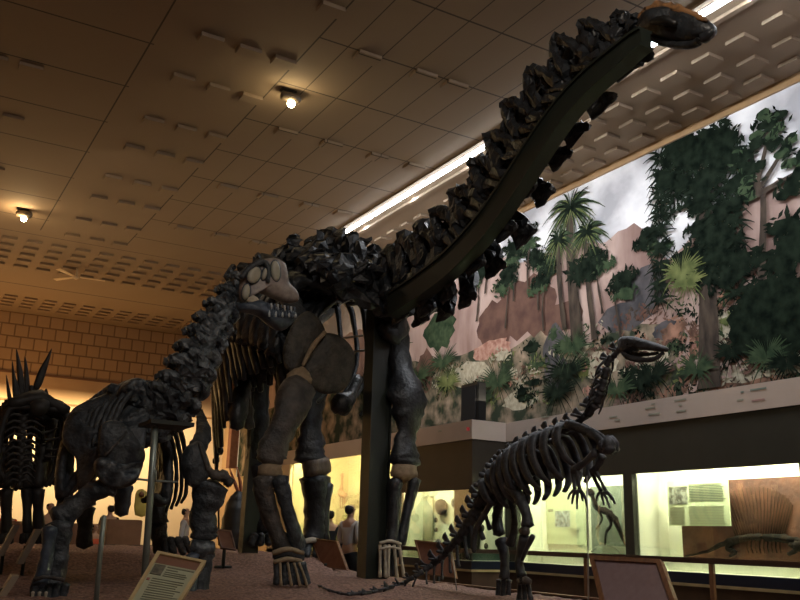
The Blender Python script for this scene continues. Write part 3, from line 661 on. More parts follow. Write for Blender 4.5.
# neck vertebrae: centre, spine top, rib tip
NV = [((404, 292), (398, 252), (415, 318)), ((424, 276), (410, 240), (440, 312)), ((442, 256), (427, 228), (463, 297)), ((460, 236), (444, 213), (492, 266)), ((480, 210), (462, 194), (523, 232)),
      ((499, 182), (482, 163), (543, 190)), ((516, 156), (497, 138), (560, 152)), ((533, 128), (513, 104), (577, 128)), ((556, 98), (535, 72), (604, 98)),
      ((584, 68), (560, 42), (633, 62)), ((612, 46), (588, 24), (640, 56)), ((632, 34), (622, 16), (640, 42))]
for i, (c, T, R) in enumerate(NV):
    C = atx(*c, NX); nx_ = atx(*NV[min(i+1, len(NV)-1)][0], NX); pv = atx(*NV[max(i-1, 0)][0], NX)
    t = (nx_-pv).normalized(); L = (nx_-pv).length*(.5 if 0 < i < len(NV)-1 else 1)
    Tp = atx(*T, NX); Rp = atx(*R, NX); k = 1.-.045*i
    bm = bmesh.new()
    add_tube(bm, [(C-t*L*.48, .19*k), (C-t*L*.2, .15*k), (C+t*L*.15, .16*k), (C+t*L*.5, .19*k)], n=12, k=3, amp=.3)
    for q_ in range(5): w_ = V([random.uniform(-1, 1) for _ in range(3)]); add_tube(bm, [(C+t*L*random.uniform(-.4, .4)+(Tp-C)*random.uniform(0, .6)+w_*.06, .08*k), (C+t*L*random.uniform(-.4, .4)+(Tp-C)*random.uniform(.2, .9)-w_*.05, .05*k)], n=8, k=2, amp=.4)
    for s in (-1, 1):
        sx = V((s*.13*k, 0, 0)); n_ = (Tp-C); h = n_.length
        # arch of the neural spine with an open loop
        add_tube(bm, [(C+t*L*.38+sx*1.2, .09*k), (C+t*L*.30+n_*.45+sx*1.3, .06*k), (C+t*L*.16+n_*.82+sx*1.1, .075*k), (Tp-t*.02+sx*.7, .11*k)], n=8, k=3, amp=.3, flat=1.3, fdir=(0, 1, 0))
        add_tube(bm, [(C-t*L*.35+sx*1.2, .10*k), (C-t*L*.30+n_*.5+sx*1.2, .07*k), (C-t*L*.16+n_*.9+sx*.9, .085*k), (Tp+sx*.7, .08*k)], n=8, k=3, amp=.3, flat=1.4, fdir=(0, 1, 0))
        # zygapophyses
        add_tube(bm, [(C+t*L*.2+n_*.35+sx, .05*k), (C+t*L*.6+n_*.42+sx*1.3, .045*k), (C+t*L*.78+n_*.3+sx*1.4, .03*k)], n=7, k=2, amp=.3)
        add_tube(bm, [(C-t*L*.1+n_*.6+sx, .05*k), (C-t*L*.5+n_*.62+sx*1.2, .06*k), (C-t*L*.62+n_*.4+sx*1.3, .04*k)], n=7, k=2, amp=.3)
        # cervical rib: two struts down to a hooked triangle
        if i < 11:
            d_ = Rp-C; q = Rp+V((s*.16*k+.0, 0, 0))
            add_tube(bm, [(C+t*L*.25+sx*1.3, .06*k), (C+t*L*.22+d_*.5+sx*2, .05*k), (q-d_*.18+t*.02, .075*k), (q+t*.05, .03)], n=7, k=3, amp=.25, flat=1.5, fdir=(0, 1, 0))
            add_tube(bm, [(C-t*L*.15+sx*1.3, .05*k), (C-t*L*.1+d_*.5+sx*2, .05*k), (q-d_*.22-t*.04, .08*k)], n=7, k=3, amp=.25, flat=1.5, fdir=(0, 1, 0))
            tri = [C+d_*.42+t*L*.05, C+d_*.62+t*L*.22, Rp+t*.05-d_*.12, Rp+t*.07, Rp-t*L*.05+d_*.02, Rp-t*L*.38, Rp-t*L*.62-d_*.05, Rp-t*L*.35-d_*.28, C+d_*.5-t*L*.12]
            tri = [v_+V((s*.15*k+.02*s*(j_ % 2), 0, 0)) for j_, v_ in enumerate(tri)]; add_plate(bm, tri, sum(tri, V((0, 0, 0)))/len(tri), (1, 0, 0), .045*k, amp=.6, fq=14)
    bmesh.ops.recalc_face_normals(bm, faces=bm.faces)
    for v_ in bm.verts: v_.co += V([noise.noise(v_.co*16+V((k_*7, 0, 0))) for k_ in range(3)])*.035
    obj('neck_vertebra', bm, BLACKBONE, AP, False)
# skull
sk = plate('skull', [(640, 26), (646, 15), (658, 8), (676, 8), (693, 13), (708, 20), (715, 29), (708, 38), (690, 45), (668, 42), (650, 38), (641, 34)], 'x', 5.55, .14, BLACKBONE, AP, amp=.3)
sk['label'] = 'small dark skull with a rusty brown top'
bm = bmesh.new(); px_tube(bm, [(640, 18, 4), (650, 10, 6), (664, 8, 6), (680, 11, 5.5), (697, 17, 3.5), (707, 21, 2)], 'x', 5.5, n=10, k=4, amp=.3); obj('skull_roof', bm, TOPSKULL, sk)['label'] = 'rusty brown skull roof'
bm = bmesh.new(); px_tube(bm, [(650, 38, 3), (670, 44, 4), (690, 45, 4.5), (706, 37, 5), (713, 30, 3)], 'x', 5.5, n=8, k=4, amp=.25); obj('jaw', bm, BLACKBONE, sk)
bm = bmesh.new(); px_tube(bm, [(652, 22, 3, 5.40), (664, 20, 5, 5.38), (676, 24, 3, 5.40)], 'x', 5.4, n=10, k=4, amp=.2); obj('eye_ring', bm, BLACK, sk)
# back vertebrae with tall spines and broad side processes
XC = 5.35
nd = 12
for i in range(nd):
    t = i/(nd-1); y = 9.95+3.6*t; x = XC+.25*(1-t)+.1*t; z = 3.0+.75*min(1, t*2)**.8+.02
    sp_ = .50+.30*sin(pi*min(1, t*1.1)); bm = bmesh.new(); c = V((x, y, z))
    add_tube(bm, [(c-V((0, .15, 0)), .17), (c, .14), (c+V((0, .16, 0)), .17)], n=12, k=3, amp=.25)
    for s in (-.06, .06): add_tube(bm, [(c+V((s*.5, 0, .08)), .09), (c+V((s*1.4, .02, sp_*.6)), .065), (c+V((s*1.6, .03, sp_)), .09), (c+V((s*1.6, .03, sp_+.05)), .05)], n=8, k=3, amp=.35, flat=1.5, fdir=(0, 1, 0))
    for s in (-1, 1):
        add_tube(bm, [(c+V((s*.1, 0, .12)), .12), (c+V((s*.4, .02, .30)), .11), (c+V((s*.72, 0, .33)), .12), (c+V((s*.88, 0, .20)), .08)], n=8, k=3, amp=.35)
        add_tube(bm, [(c+V((s*.1, 0, -.06)), .12), (c+V((s*.45, .02, .05)), .11), (c+V((s*.80, 0, .12)), .11)], n=7, k=3, amp=.3)
        add_tube(bm, [(c+V((s*.1, 0, .3)), .09), (c+V((s*.35, .02, .42)), .07), (c+V((s*(.45+.25*sin(i*2.3)), -.02, .50+.06*sin(i*5))), .08)], n=7, k=3, amp=.4)
    for q_ in range(16):
        w_ = V((random.uniform(-.85, .85), random.uniform(-.2, .2), random.uniform(-.05, .5))); d_ = V([random.uniform(-1, 1) for _ in range(3)]).normalized()*random.uniform(.08, .2)
        add_tube(bm, [(c+w_-d_, .05), (c+w_, .08), (c+w_+d_, .05)], n=7, k=2, amp=.5)
    for v_ in bm.verts: v_.co += V([noise.noise(v_.co*9+V((k_*7, 0, 0))) for k_ in range(3)])*.10
    obj('back_vertebra', bm, BLACKBONE, AP, False)
# ribs
for i in range(15):
    t = i/14; y = 10.7+2.5*t; zt = 3.30+.58*min(1, t*1.8); xc = XC+.1
    zb = (2.35-.25*t if i < 9 else 2.1-(i-8)*.17)+.10*sin(i*3.1); w = 1.12+.2*sin(pi*t)
    P = [(V((xc-.35, y, zt)), .08), (V((xc-.85, y+.03, zt+.06)), .10), (V((xc-w, y+.02, zt-.4)), .105), (V((xc-w-.08, y-.05, zt-1.0)), .095), (V((xc-w-.03, y-.12, (zt+zb)/2-.3)), .065), (V((xc-w*.93, y-.2, zb-.15)), .03)]
    bm = bmesh.new(); add_tube(bm, P, n=9, k=4, amp=.3, flat=1.5, fdir=(0, 1, 0)); obj('rib', bm, BLACKBONE, AP)
for i in range(9):
    t = i/8; y = 10.8+2.3*t; zt = 3.3+.5*t; xc = XC+.1
    P = [(V((xc-.2, y, zt)), .07), (V((xc-.55, y, zt-.35)), .08), (V((xc-.72, y, zt-.9)), .08), (V((xc-.70, y, zt-1.35-.1*sin(i*2.))), .04)]
    bm = bmesh.new(); add_tube(bm, P, n=9, k=3, amp=.3, flat=1.6, fdir=(0, 1, 0)); obj('rib', bm, BLACKBONE, AP)
for i in range(14):
    t = i/13; y = 10.9+2.2*t; zt = 3.2+.5*t; xc = XC+.1; k = .85+.12*sin(i*2.7)
    P = [(V((xc-.5*k, y, zt-.1)), .10), (V((xc-.9*k, y, zt-.4)), .11), (V((xc-1.02*k, y-.05, zt-.9)), .10), (V((xc-.95*k, y-.1, zt-1.3-.25*sin(i*1.9))), .035)]
    bm = bmesh.new(); add_tube(bm, P, n=9, k=3, amp=.35, flat=1.4, fdir=(0, 1, 0)); obj('rib', bm, BLACKBONE, AP)
for i in range(5):
    y = 11.2+.48*i; zt = 3.35+.12*i; xc = XC+.1; w = .98+.05*(i % 2)
    P = [(V((xc+.35, y, zt)), .06), (V((xc+.85, y+.03, zt+.05)), .055), (V((xc+w, y+.02, zt-.4)), .045), (V((xc+w+.02, y-.05, zt-1.0)), .04), (V((xc+w*.82, y-.12, zt-1.45)), .035), (V((xc+w*.55, y-.2, zt-1.75)), .03)]
    bm = bmesh.new(); add_tube(bm, P, n=8, k=4, amp=.2); obj('rib', bm, BLACKBONE, AP)
for z_ in (2.75, 3.0):
    bm = bmesh.new(); add_tube(bm, [(V((XC+1.08, 11.1, z_)), .02), (V((XC+1.1, 13.2, z_+.25)), .02)], n=6, k=1, amp=0); obj('rib_rod', bm, BLACKBONE, AP)
# pelvis and first tail bones behind
plate('hip_bone', [(262, 262, 13.4), (290, 250, 13.6), (330, 255, 13.8), (350, 285, 13.8), (330, 318, 13.6), (300, 330, 13.6), (272, 318, 13.4), (256, 290, 13.4)], 'y', 13.5, .16, BLACKBONE, AP, amp=.4)
for i in range(4):
    c = V((XC+.1, 13.9+.33*i, 3.75-.12*i)); bm = bmesh.new(); add_tube(bm, [(c-V((0, .13, 0)), .2), (c, .16), (c+V((0, .13, 0)), .2)], n=10, k=3, amp=.2)
    add_tube(bm, [(c, .09), (c+V((0, .08, .55)), .07)], n=8, k=3, amp=.3); add_tube(bm, [(c-V((.45, 0, 0)), .05), (c, .08), (c+V((.45, 0, 0)), .05)], n=8, k=3, amp=.3); obj('tail_vertebra', bm, BLACKBONE, AP)
# chest: scapulae, coracoids (brown plates with a tan seam)
bone('shoulder_blade', [(300, 322, 12, 10.0), (290, 300, 13, 10.3), (282, 280, 14, 10.8), (275, 262, 12, 11.4)], 'y', 10, BLACKBONE, AP, n=12, amp=.2, flat=.45)
bone('shoulder_blade', [(388, 335, 15, 10.2), (396, 315, 16, 10.4), (404, 292, 17, 10.8), (400, 268, 14, 11.4)], 'y', 10, BLACKBONE, AP, n=12, amp=.2, flat=.5)
co = plate('coracoid', [(284, 366, 9.75), (284, 345, 9.75), (294, 322, 9.75), (307, 311, 9.8), (319, 319, 9.8), (325, 332, 9.8), (316, 346, 9.75), (304, 364, 9.75), (292, 372, 9.7)], 'y', 9.75, .075, SHOULDER, AP)
co['label'] = 'brown rounded chest plate, the smaller left one'
co = plate('coracoid', [(326, 333, 9.8), (342, 337, 9.82), (354, 352, 9.85), (353, 372, 9.85), (345, 389, 9.82), (325, 394, 9.8), (309, 384, 9.78), (303, 368, 9.78), (313, 352, 9.78), (318, 342, 9.8)], 'y', 9.8, .085, SHOULDER, AP)
co['label'] = 'brown rounded chest plate, the larger right one'
bone('seam', [(325, 332, 2.2, 9.72), (313, 346, 2.6, 9.68), (303, 365, 2, 9.66)], 'y', 9.7, PLASTER, AP, n=8, amp=.1)['label'] = 'tan plaster seam between the chest plates'
plate('shoulder_filler', [(287, 374, 9.66), (302, 366, 9.66), (312, 380, 9.66), (307, 386, 9.66), (290, 382, 9.66)], 'y', 9.66, .07, PLASTER, AP, k=2)['label'] = 'tan plaster patch at the shoulder'
bone('sternal_plate', [(358, 378, 5, 11.2), (351, 396, 6, 11), (342, 404, 12, 10.9), (333, 408, 7, 10.9)], 'y', 11, BLACKBONE, AP, n=12, amp=.12)
# foreleg in front (left in view)
Y = 9.55
bone('humerus', [(303, 384, 15, Y+.1), (295, 398, 19, Y+.05), (287, 418, 16, Y), (278, 438, 14, Y), (272, 452, 16, Y), (270, 462, 14, Y)], 'y', Y, LEGBONE, AP, n=20, amp=.10, flat=.6)
bone('elbow_band', [(270, 466, 12.5), (270, 475, 13)], 'y', Y, PLASTER, AP, n=16, k=3, amp=.06, flat=.7)['label'] = 'tan plaster elbow joint'
bone('ulna', [(264, 478, 12), (266, 500, 9.5), (275, 528, 8), (284, 550, 10)], 'y', Y, LEGBONE, AP, n=12, amp=.15)
bone('radius', [(280, 478, 8, Y-.12), (285, 500, 7, Y-.12), (292, 525, 7, Y-.1), (297, 548, 9, Y-.05)], 'y', Y, SLATE_D, AP, n=12, amp=.15)
bone('wrist', [(274, 557, 4, Y-.08), (286, 552, 5, Y-.12), (302, 557, 4, Y-.05)], 'y', Y, SLATE_D, AP, n=10, amp=.2)
bone('wrist_band', [(273, 553, 2.6, Y-.14), (288, 549, 2.6, Y-.18), (303, 553, 2.4, Y-.1)], 'y', Y, PLASTER, AP, n=8, amp=.1)['label'] = 'tan plaster wrist band'
bone('wrist_band', [(274, 562, 2.2, Y-.14), (288, 559, 2.4, Y-.18), (301, 561, 2.2, Y-.1)], 'y', Y, PLASTER, AP, n=8, amp=.1)['label'] = 'tan plaster wrist band'
for j, (a, b) in enumerate(((277, 277), (284, 285), (291, 293), (297, 300), (302, 307))):
    bone('metacarpal', [(a, 563, 4.4, Y-.1), (a*.4+b*.6, 573, 3.3, Y-.12), (b, 584, 4.2, Y-.12)], 'y', Y, SLATE_D, AP, n=9, amp=.12)
for j, (a, b) in enumerate(((280, 281), (287.5, 291.5), (294, 300), (299, 307))):
    bone('filler_strip', [(a, 563, 1.5, Y-.17), ((a+b)/2, 573, 1.3, Y-.19), (b, 586, 1.7, Y-.2)], 'y', Y, PLASTER, AP, n=7, amp=.1)
# foreleg right of the post
Y = 10.2
bone('humerus', [(393, 322, 17, Y+.3), (397, 345, 13, Y+.2), (401, 372, 13, Y+.1), (407, 396, 21, Y), (408, 414, 18, Y), (407, 432, 10, Y), (405, 450, 13.5, Y), (404, 463, 18, Y)], 'y', Y, BLACKBONE, AP, n=18, amp=.14, flat=.6)
bone('elbow_band', [(404, 466, 13.5), (404, 476, 15)], 'y', Y-.03, PLASTER, AP, n=16, k=3, amp=.08, flat=.6)['label'] = 'tan plaster elbow joint'
bone('ulna', [(395, 480, 8.5), (394, 500, 6), (393, 525, 6), (392, 544, 7)], 'y', Y, BLACKBONE, AP, n=12, amp=.12)
bone('radius', [(414, 479, 7.5), (410, 500, 5.5), (405, 522, 5), (400, 544, 6)], 'y', Y, BLACKBONE, AP, n=12, amp=.12)
bone('wrist_band', [(380, 543, 1.6), (390, 541, 1.8), (401, 544, 1.6)], 'y', Y-.08, PALEPL, AP, n=8)['label'] = 'pale plaster wrist band'
bone('wrist_band', [(380, 549, 1.1), (390, 547, 1.2), (400, 549, 1.1)], 'y', Y-.08, PALEPL, AP, n=8)['label'] = 'pale plaster wrist band'
for (a, b) in ((380, 380), (385, 385.5), (389, 388), (394, 397), (399, 404)):
    bone('metacarpal', [(a, 545, 1.9), ((a+b)/2, 560, 1.3), (b, 577, 2.1)], 'y', Y-.06, PALEPL, AP, n=8, amp=.1)
for (a, b) in ((382.5, 383), (387, 387), (392, 393)): bone('metacarpal', [(a, 548, 2), ((a+b)/2, 560, 1.8), (b, 576, 1.8)], 'y', Y+.05, BLACKBONE, AP, n=8, amp=.1)
# hind legs
Y = 13.3
bone('femur', [(322, 352, 14), (318, 380, 12), (314, 405, 11), (311, 430, 11.5), (311, 448, 16), (311, 460, 17)], 'y', Y, BLACKBONE, AP, n=16, amp=.12, flat=.7)
bone('knee_band', [(315, 460, 15), (317, 474, 15.5)], 'y', Y-.05, BROWNBONE, AP, n=16, k=3, amp=.06, flat=.7)['label'] = 'brown knee joint'
bone('tibia', [(315, 478, 16), (316, 500, 12.5), (316, 522, 11.5), (314, 540, 12.5)], 'y', Y, BLACKBONE, AP, n=14, amp=.1)
bone('fibula', [(328, 484, 6), (325, 510, 4.5), (325, 540, 5)], 'y', Y-.1, BLACKBONE, AP, n=10, amp=.1)
bone('ankle_band', [(302, 543, 2.6, Y-.25), (312, 540, 3, Y-.3), (323, 543, 2.6, Y-.25)], 'y', Y, PALEPL, AP, n=8, amp=.1)['label'] = 'pale plaster ankle band'
for (a, b) in ((303, 299), (309, 307), (316, 316), (322, 324)): bone('toe', [(a, 544, 4, Y-.2), ((a+b)/2, 550, 3.6, Y-.3), (b, 556, 3.4, Y-.45)], 'y', Y, SLATE_D, AP, n=8, amp=.15)
bone('femur', [(252, 345, 12), (257, 380, 11), (259, 410, 10.5), (258, 440, 12), (259, 458, 14)], 'y', Y+.3, BLACKBONE, AP, n=14, amp=.12, flat=.7)
bone('tibia', [(259, 465, 13), (262, 490, 10), (263, 515, 9), (262, 532, 10)], 'y', Y+.3, BLACKBONE, AP, n=14, amp=.1)
for (a, b) in ((255, 251), (262, 260), (268, 269)): bone('toe', [(a, 534, 4), ((a+b)/2, 539, 4), (b, 545, 4)], 'y', Y+.1, SLATE_D, AP, n=8, amp=.15)
bone('pubis', [(262, 340, 8, 12.8), (247, 375, 8, 12.4), (238, 410, 10, 12.2), (237, 428, 7, 12.2)], 'y', 12.5, BLACKBONE, AP, n=12, amp=.15)
bone('pubis', [(290, 345, 8, 13), (285, 380, 8, 13), (283, 410, 9, 13)], 'y', 12.9, BLACKBONE, AP, n=12, amp=.15)
bone('ischium', [(244, 380, 5, 12.6), (247, 405, 6, 12.5), (249, 428, 5, 12.5)], 'y', 12.5, LEGBONE, AP, n=10, amp=.2)

# support: post, curved channel under the neck, rear post
SUP = thing('neck_armature', 'thick dark green steel post carrying the curved beam under the raised neck', 'support', (5.8, 10.4, -.5))
def sq_tube(bm, P, w, d, fdir, taper=1.):
    rings = []; w0_ = w
    for i, p in enumerate(P):
        w = w0_*(1-(1-taper)*max(0, i/len(P)-.45)/.55)
        t = (P[min(i+1, len(P)-1)]-P[max(i-1, 0)]).normalized(); a = V(fdir)-t*t.dot(V(fdir)); a.normalize(); b = t.cross(a)
        rings.append([bm.verts.new(p+a*d*sx+b*w*sy) for sx, sy in ((1, 1), (-1, 1), (-1, -1), (1, -1))])
    for A, B in zip(rings, rings[1:]):
        for j in range(4): bm.faces.new((A[j], A[(j+1) % 4], B[(j+1) % 4], B[j]))
    bm.faces.new(rings[0][::-1]); bm.faces.new(rings[-1]); bmesh.ops.recalc_face_normals(bm, faces=bm.faces)
base = aty(371, 571, 10.45); topz = aty(386, 300, 10.45).z
bm = bmesh.new(); sq_tube(bm, [V((base.x, 10.45, -.6)), V((base.x+.0, 10.45, topz))], .145, .12, (0, 1, 0)); obj('post', bm, STEELDK, SUP, False)
bm = bmesh.new()
for s in (-1, 1): add_box(bm, (base.x+s*.145-.012, 10.30, -.6), (base.x+s*.145+.012, 10.46, topz))
obj('post_flange', bm, STEELDK, SUP, False)
bmP = [(atx(x, y, 5.33), 1) for x, y in ((392, 306), (425, 284), (454, 261), (487, 225), (517, 182), (543, 142), (566, 110), (592, 82), (618, 60), (636, 45), (646, 38))]
bm = bmesh.new(); P = [p for p, r in crom(bmP, 5)]
sq_tube(bm, P, .14, .06, (1, 0, 0), taper=.55); obj('neck_beam', bm, STEELDK, SUP, False)
bm = bmesh.new()
for s in (-1, 1):
    rails = []
    for i, p in enumerate(P):
        t = (P[min(i+1, len(P)-1)]-P[max(i-1, 0)]).normalized(); b = t.cross(V((1, 0, 0))).normalized(); rails.append(p+b*s*.145*(1-.45*max(0, i/len(P)-.45)/.55))
    sq_tube(bm, rails, .012, .085, (1, 0, 0))
obj('beam_flange', bm, STEELDK, SUP, False)
b0_ = aty(248, 549, 13.6); R2 = thing('support_post', 'slim dark steel post behind the left foreleg of the big skeleton', 'support', (b0_.x, 13.6, ground(b0_.x, 13.6)))
bm = bmesh.new(); sq_tube(bm, [V((b0_.x, 13.6, -.3)), V((b0_.x+.02, 13.6, 3.6))], .13, .10, (0, 1, 0)); obj('post', bm, STEELDK, R2, False)

# ================================================================== CAMARASAUR-like young sauropod (grey)
CM = thing('sauropod_skeleton', 'smaller slate grey long-necked dinosaur skeleton with a short boxy skull, at the left', 'skeleton', (2.6, 9.2, -.55))
NC = [(276, 262), (256, 276), (243, 285), (233, 297), (224, 310), (216, 324), (208, 338), (201, 353), (194, 368), (186, 384), (177, 398), (166, 410), (152, 418), (138, 422)]
NYs = [8.6-.0*i for i in range(len(NC))]
for i in range(2, len(NC)):
    yv = 8.7+max(0, i-8)*.10
    f_ = lambda j: aty(*NC[j], 8.7+max(0, j-8)*.10)
    c = f_(i); pv = f_(i-1); nx_ = f_(min(i+1, len(NC)-1)); t = (pv-nx_).normalized(); k = (.46+.052*i); L = (pv-nx_).length*(.5 if i < len(NC)-1 else 1.)
    b_ = t.cross(V((0, 1, 0))).normalized()
    if b_.x > 0: b_ = -b_     # outer (upper left) side
    bm = bmesh.new()
    add_tube(bm, [(c+t*L*.55, .20*k), (c+t*L*.1, .17*k), (c-t*L*.5, .21*k)], n=16, k=4, amp=.28, freq=14)
    for q_ in range(7):
        w_ = V([random.uniform(-1, 1) for _ in range(3)]); w_.normalize(); v_ = V([random.uniform(-1, 1) for _ in range(3)]); v_.normalize()
        add_tube(bm, [(c+w_*.20*k+t*L*random.uniform(-.4, .4), .05*k), (c+(w_+v_*.5)*.20*k, .04*k), (c+(w_*.9+v_).normalized()*.24*k, .045*k)], n=8, k=2, amp=.4)
    for s in (-1, 1):
        o_ = V((0, s*.12*k, 0))
        add_tube(bm, [(c+o_, .085*k), (c+b_*.14*k+o_*1.4, .07*k), (c+b_*.26*k-t*L*.1+o_, .065*k), (c+b_*.31*k-t*L*.25+o_*.7, .05*k)], n=9, k=3, amp=.35)
        add_tube(bm, [(c+t*L*.3+o_*1.2, .07*k), (c+t*L*.5+b_*.12*k+o_*1.7, .07*k), (c+t*L*.62+b_*.16*k+o_*1.5, .045*k)], n=8, k=2, amp=.3)
        add_tube(bm, [(c+o_*1.2, .07*k), (c-b_*.12*k+o_*1.7, .06*k), (c-b_*.19*k+o_*1.6-t*L*.2, .06*k), (c-b_*.20*k-t*L*.65+o_*1.5, .035*k)], n=8, k=3, amp=.3)
        add_tube(bm, [(c-t*L*.4+o_*1.3, .08*k), (c+o_*1.7-b_*.05*k, .07*k), (c+t*L*.4+o_*1.3, .08*k)], n=8, k=2, amp=.3)
    obj('neck_vertebra', bm, SLATE if i < 11 else SLATE_D, CM, False)
# skull
Y = 8.35
sk = plate('skull', [(241, 302), (239, 290), (241, 276), (249, 266), (262, 260), (275, 258), (284, 263), (287, 272), (289, 283), (296, 291), (299, 298), (296, 302), (286, 303), (272, 298), (260, 293), (250, 298)], 'y', Y, .11, SKULLTAN, CM, amp=.15)
sk['label'] = 'pinkish grey boxy skull with tan-filled openings'
def ell(name, cx, cy, rx, ry, rot, Yp, th, m, par):
    pts = [(cx+cos(a)*rx*cos(rot)-sin(a)*ry*sin(rot), cy+cos(a)*rx*sin(rot)+sin(a)*ry*cos(rot)) for a in [2*pi*i/14 for i in range(14)]]
    return plate(name, pts, 'y', Yp, th, m, par, k=1, amp=.05)
for cx, cy, rx, ry, rot in ((254, 275, 6.5, 9, .45), (275.5, 271, 4.6, 10.5, -.08), (264.5, 274, 2.6, 6.5, .25), (246, 292, 4, 8, .15)):
    ell('opening_rim', cx, cy, rx+1.1, ry+1.1, rot, Y-.10, .03, JAWBLUE, sk); ell('opening', cx, cy, rx, ry, rot, Y-.115, .03, FENES, sk)
bm = bmesh.new(); px_tube(bm, [(241, 278, 3, Y-.1), (250, 268, 3.5, Y-.1), (262, 262, 3.5, Y-.1), (268, 268, 2.5, Y-.13), (268, 282, 2, Y-.13)], 'y', Y-.1, n=9, amp=.2); obj('skull_edge', bm, SLATE_D, sk)
jw = plate('jaw', [(237, 304), (246, 303), (256, 300), (266, 303), (280, 309), (294, 312), (296, 318), (290, 326), (280, 331), (268, 324), (258, 316), (246, 312), (238, 310)], 'y', Y-.08, .11, JAWBLUE, CM, amp=.2)
jw['label'] = 'blue grey lower jaw'
plate('opening', [(246, 301), (253, 295), (260, 301), (257, 304)], 'y', Y-.13, .02, PALEPL, jw, k=2)
for j in range(9):
    x = 268+j*3.3
    for s, yy0, yy1 in ((0, 302+j*.5, 308.5+j*.5), (1, 315.5+j*.1, 310.5+j*.4)):
        bm = bmesh.new(); px_tube(bm, [(x+s*1.2, yy0+1, 1.1), (x+s*1.2, (yy0+yy1)/2, 1.2), (x+s*1.2+.4, yy1, .5)], 'y', Y-.19, n=7, k=2, amp=.05); obj('tooth', bm, TEETH if (j+s) % 2 else JAWBLUE, jw if s else sk)
# trunk vertebrae and ribs running away behind the shoulders
for i in range(8):
    c = aty(142-i*5, 400+i*2.6, 9.2+.32*i); bm = bmesh.new(); add_tube(bm, [(c-V((0, .12, 0)), .13), (c, .11), (c+V((0, .14, 0)), .13)], n=10, k=3, amp=.25)
    add_tube(bm, [(c, .07), (c+V((0, .02, .16)), .07), (c+V((0, .03, .2)), .05)], n=8, k=3, amp=.4); add_tube(bm, [(c-V((.34, 0, -.1)), .06), (c, .08), (c+V((.34, 0, .1)), .06)], n=8, k=3, amp=.3); obj('back_vertebra', bm, SLATE_D, CM)
for i in range(9):
    y = 9.45+.22*i; a = aty(122-i*.3, 410+i*1., y); w = .36
    for s in (-1, 1):
        xc = a.x; zb = .55 if s < 0 else .35
        P = [(V((xc+s*.1, y, a.z)), .05), (V((xc+s*w*.75, y, a.z-.03)), .055), (V((xc+s*(w+.16), y, a.z-.4)), .055), (V((xc+s*(w+.16), y-.06, a.z-.9)), .05), (V((xc+s*(w+.02), y-.15, zb)), .035)]
        bm = bmesh.new(); add_tube(bm, P, n=8, k=4, amp=.2, flat=2.2, fdir=(0, 1, 0)); obj('rib', bm, SLATE_D, CM)
for i in range(4):   # the ribs seen against the light beside the stand
    bone('rib', [(158+i*6.5, 424, 3, 9.9+.2*i), (166+i*5.6, 440, 2.6, 9.9+.2*i), (171+i*5.2, 465, 2.2, 9.9+.2*i), (171+i*5, 492, 2, 9.9+.2*i), (166+i*5, 512-i*3, 1.6, 9.9+.2*i)], 'y', 10, SLATE_D, CM, n=8, amp=.15)
# right side (left in view): shoulder blade, coracoid, foreleg
Y = 8.75
plate('shoulder_blade', [(62, 440, Y+.5), (64, 424, Y+.55), (72, 410, Y+.6), (84, 402, Y+.6), (104, 394, Y+.55), (120, 383, Y+.5), (134, 379, Y+.45), (150, 383, Y+.35), (156, 398, Y+.25), (150, 414, Y+.15), (146, 434, Y+.05), (143, 452, Y), (124, 462, Y), (102, 462, Y+.02), (92, 480, Y+.1), (78, 488, Y+.3), (76, 460, Y+.4), (69, 452, Y+.45)], 'y', Y, .10, SLATE_D, CM, k=4, amp=.6, nrm=(.15, 1, .1), fq=7, ks=(1, .97, .9, .78, .62, .45, .28, .12))
plate('shoulder_knob', [(118, 392), (126, 381), (138, 378), (148, 384), (150, 396), (142, 402), (128, 402)], 'y', Y+.25, .12, SLATE, CM, amp=.6, fq=12)
for i in range(6): bone('rib', [(132-i*8, 390+i*4, 3, Y+.14+.06*i), (120-i*7, 408+i*4, 3.2, Y+.10+.06*i), (108-i*5, 436+i*4, 2.4, Y+.08+.06*i)], 'y', Y, SLATE_D, CM, n=9, amp=.25)
plate('coracoid', [(101, 426), (113, 420), (127, 426), (138, 440), (145, 452), (142, 464), (124, 470), (104, 464), (98, 448)], 'y', Y-.12, .07, SLATE_D, CM, amp=.35)
bone('seam', [(105, 456, 1.2), (116, 444, 1.2), (127, 432, 1.2)], 'y', Y-.21, LEGBONE, CM, n=7)
plate('coracoid_edge', [(94, 462), (104, 457), (122, 464), (142, 460), (141, 472), (134, 484), (118, 489), (104, 484), (96, 474)], 'y', Y-.14, .11, SLATE, CM, amp=.5, fq=9)['label'] = 'rough light grey lower edge of the shoulder'
bone('humerus', [(112, 484, 12, Y-.05), (98, 490, 10, Y), (82, 500, 9, Y+.05), (66, 513, 13, Y+.1), (58, 520, 12, Y+.1)], 'y', Y, SLATE_D, CM, n=14, amp=.2)
bone('upright_bone', [(69, 437, 6.5, 9.6), (68, 460, 6.2, 9.6), (66, 490, 6.5, 9.5), (64, 512, 8, 9.4)], 'y', 9.5, SLATE_D, CM, n=12, amp=.12)
bone('ulna', [(60, 524, 14), (59, 545, 10.5), (56, 566, 11), (50, 586, 13)], 'y', Y+.05, SLATE_D, CM, n=14, amp=.16)
bone('radius', [(50, 528, 8, Y-.08), (48, 548, 6, Y-.1), (44, 568, 7, Y-.1), (40, 586, 8, Y-.1)], 'y', Y, JAWBLUE, CM, n=12, amp=.16)
bone('wrist_band', [(34, 580, 2, Y-.2), (46, 577, 2, Y-.24), (64, 580, 2, Y-.2)], 'y', Y, LEGBONE, CM, n=8)
for x in (34, 41, 48, 56, 64): bone('metacarpal', [(x+2, 584, 4.6), (x, 592, 4), (x-1, 600, 3.8)], 'y', Y-.12, SLATE_D, CM, n=9, amp=.15)
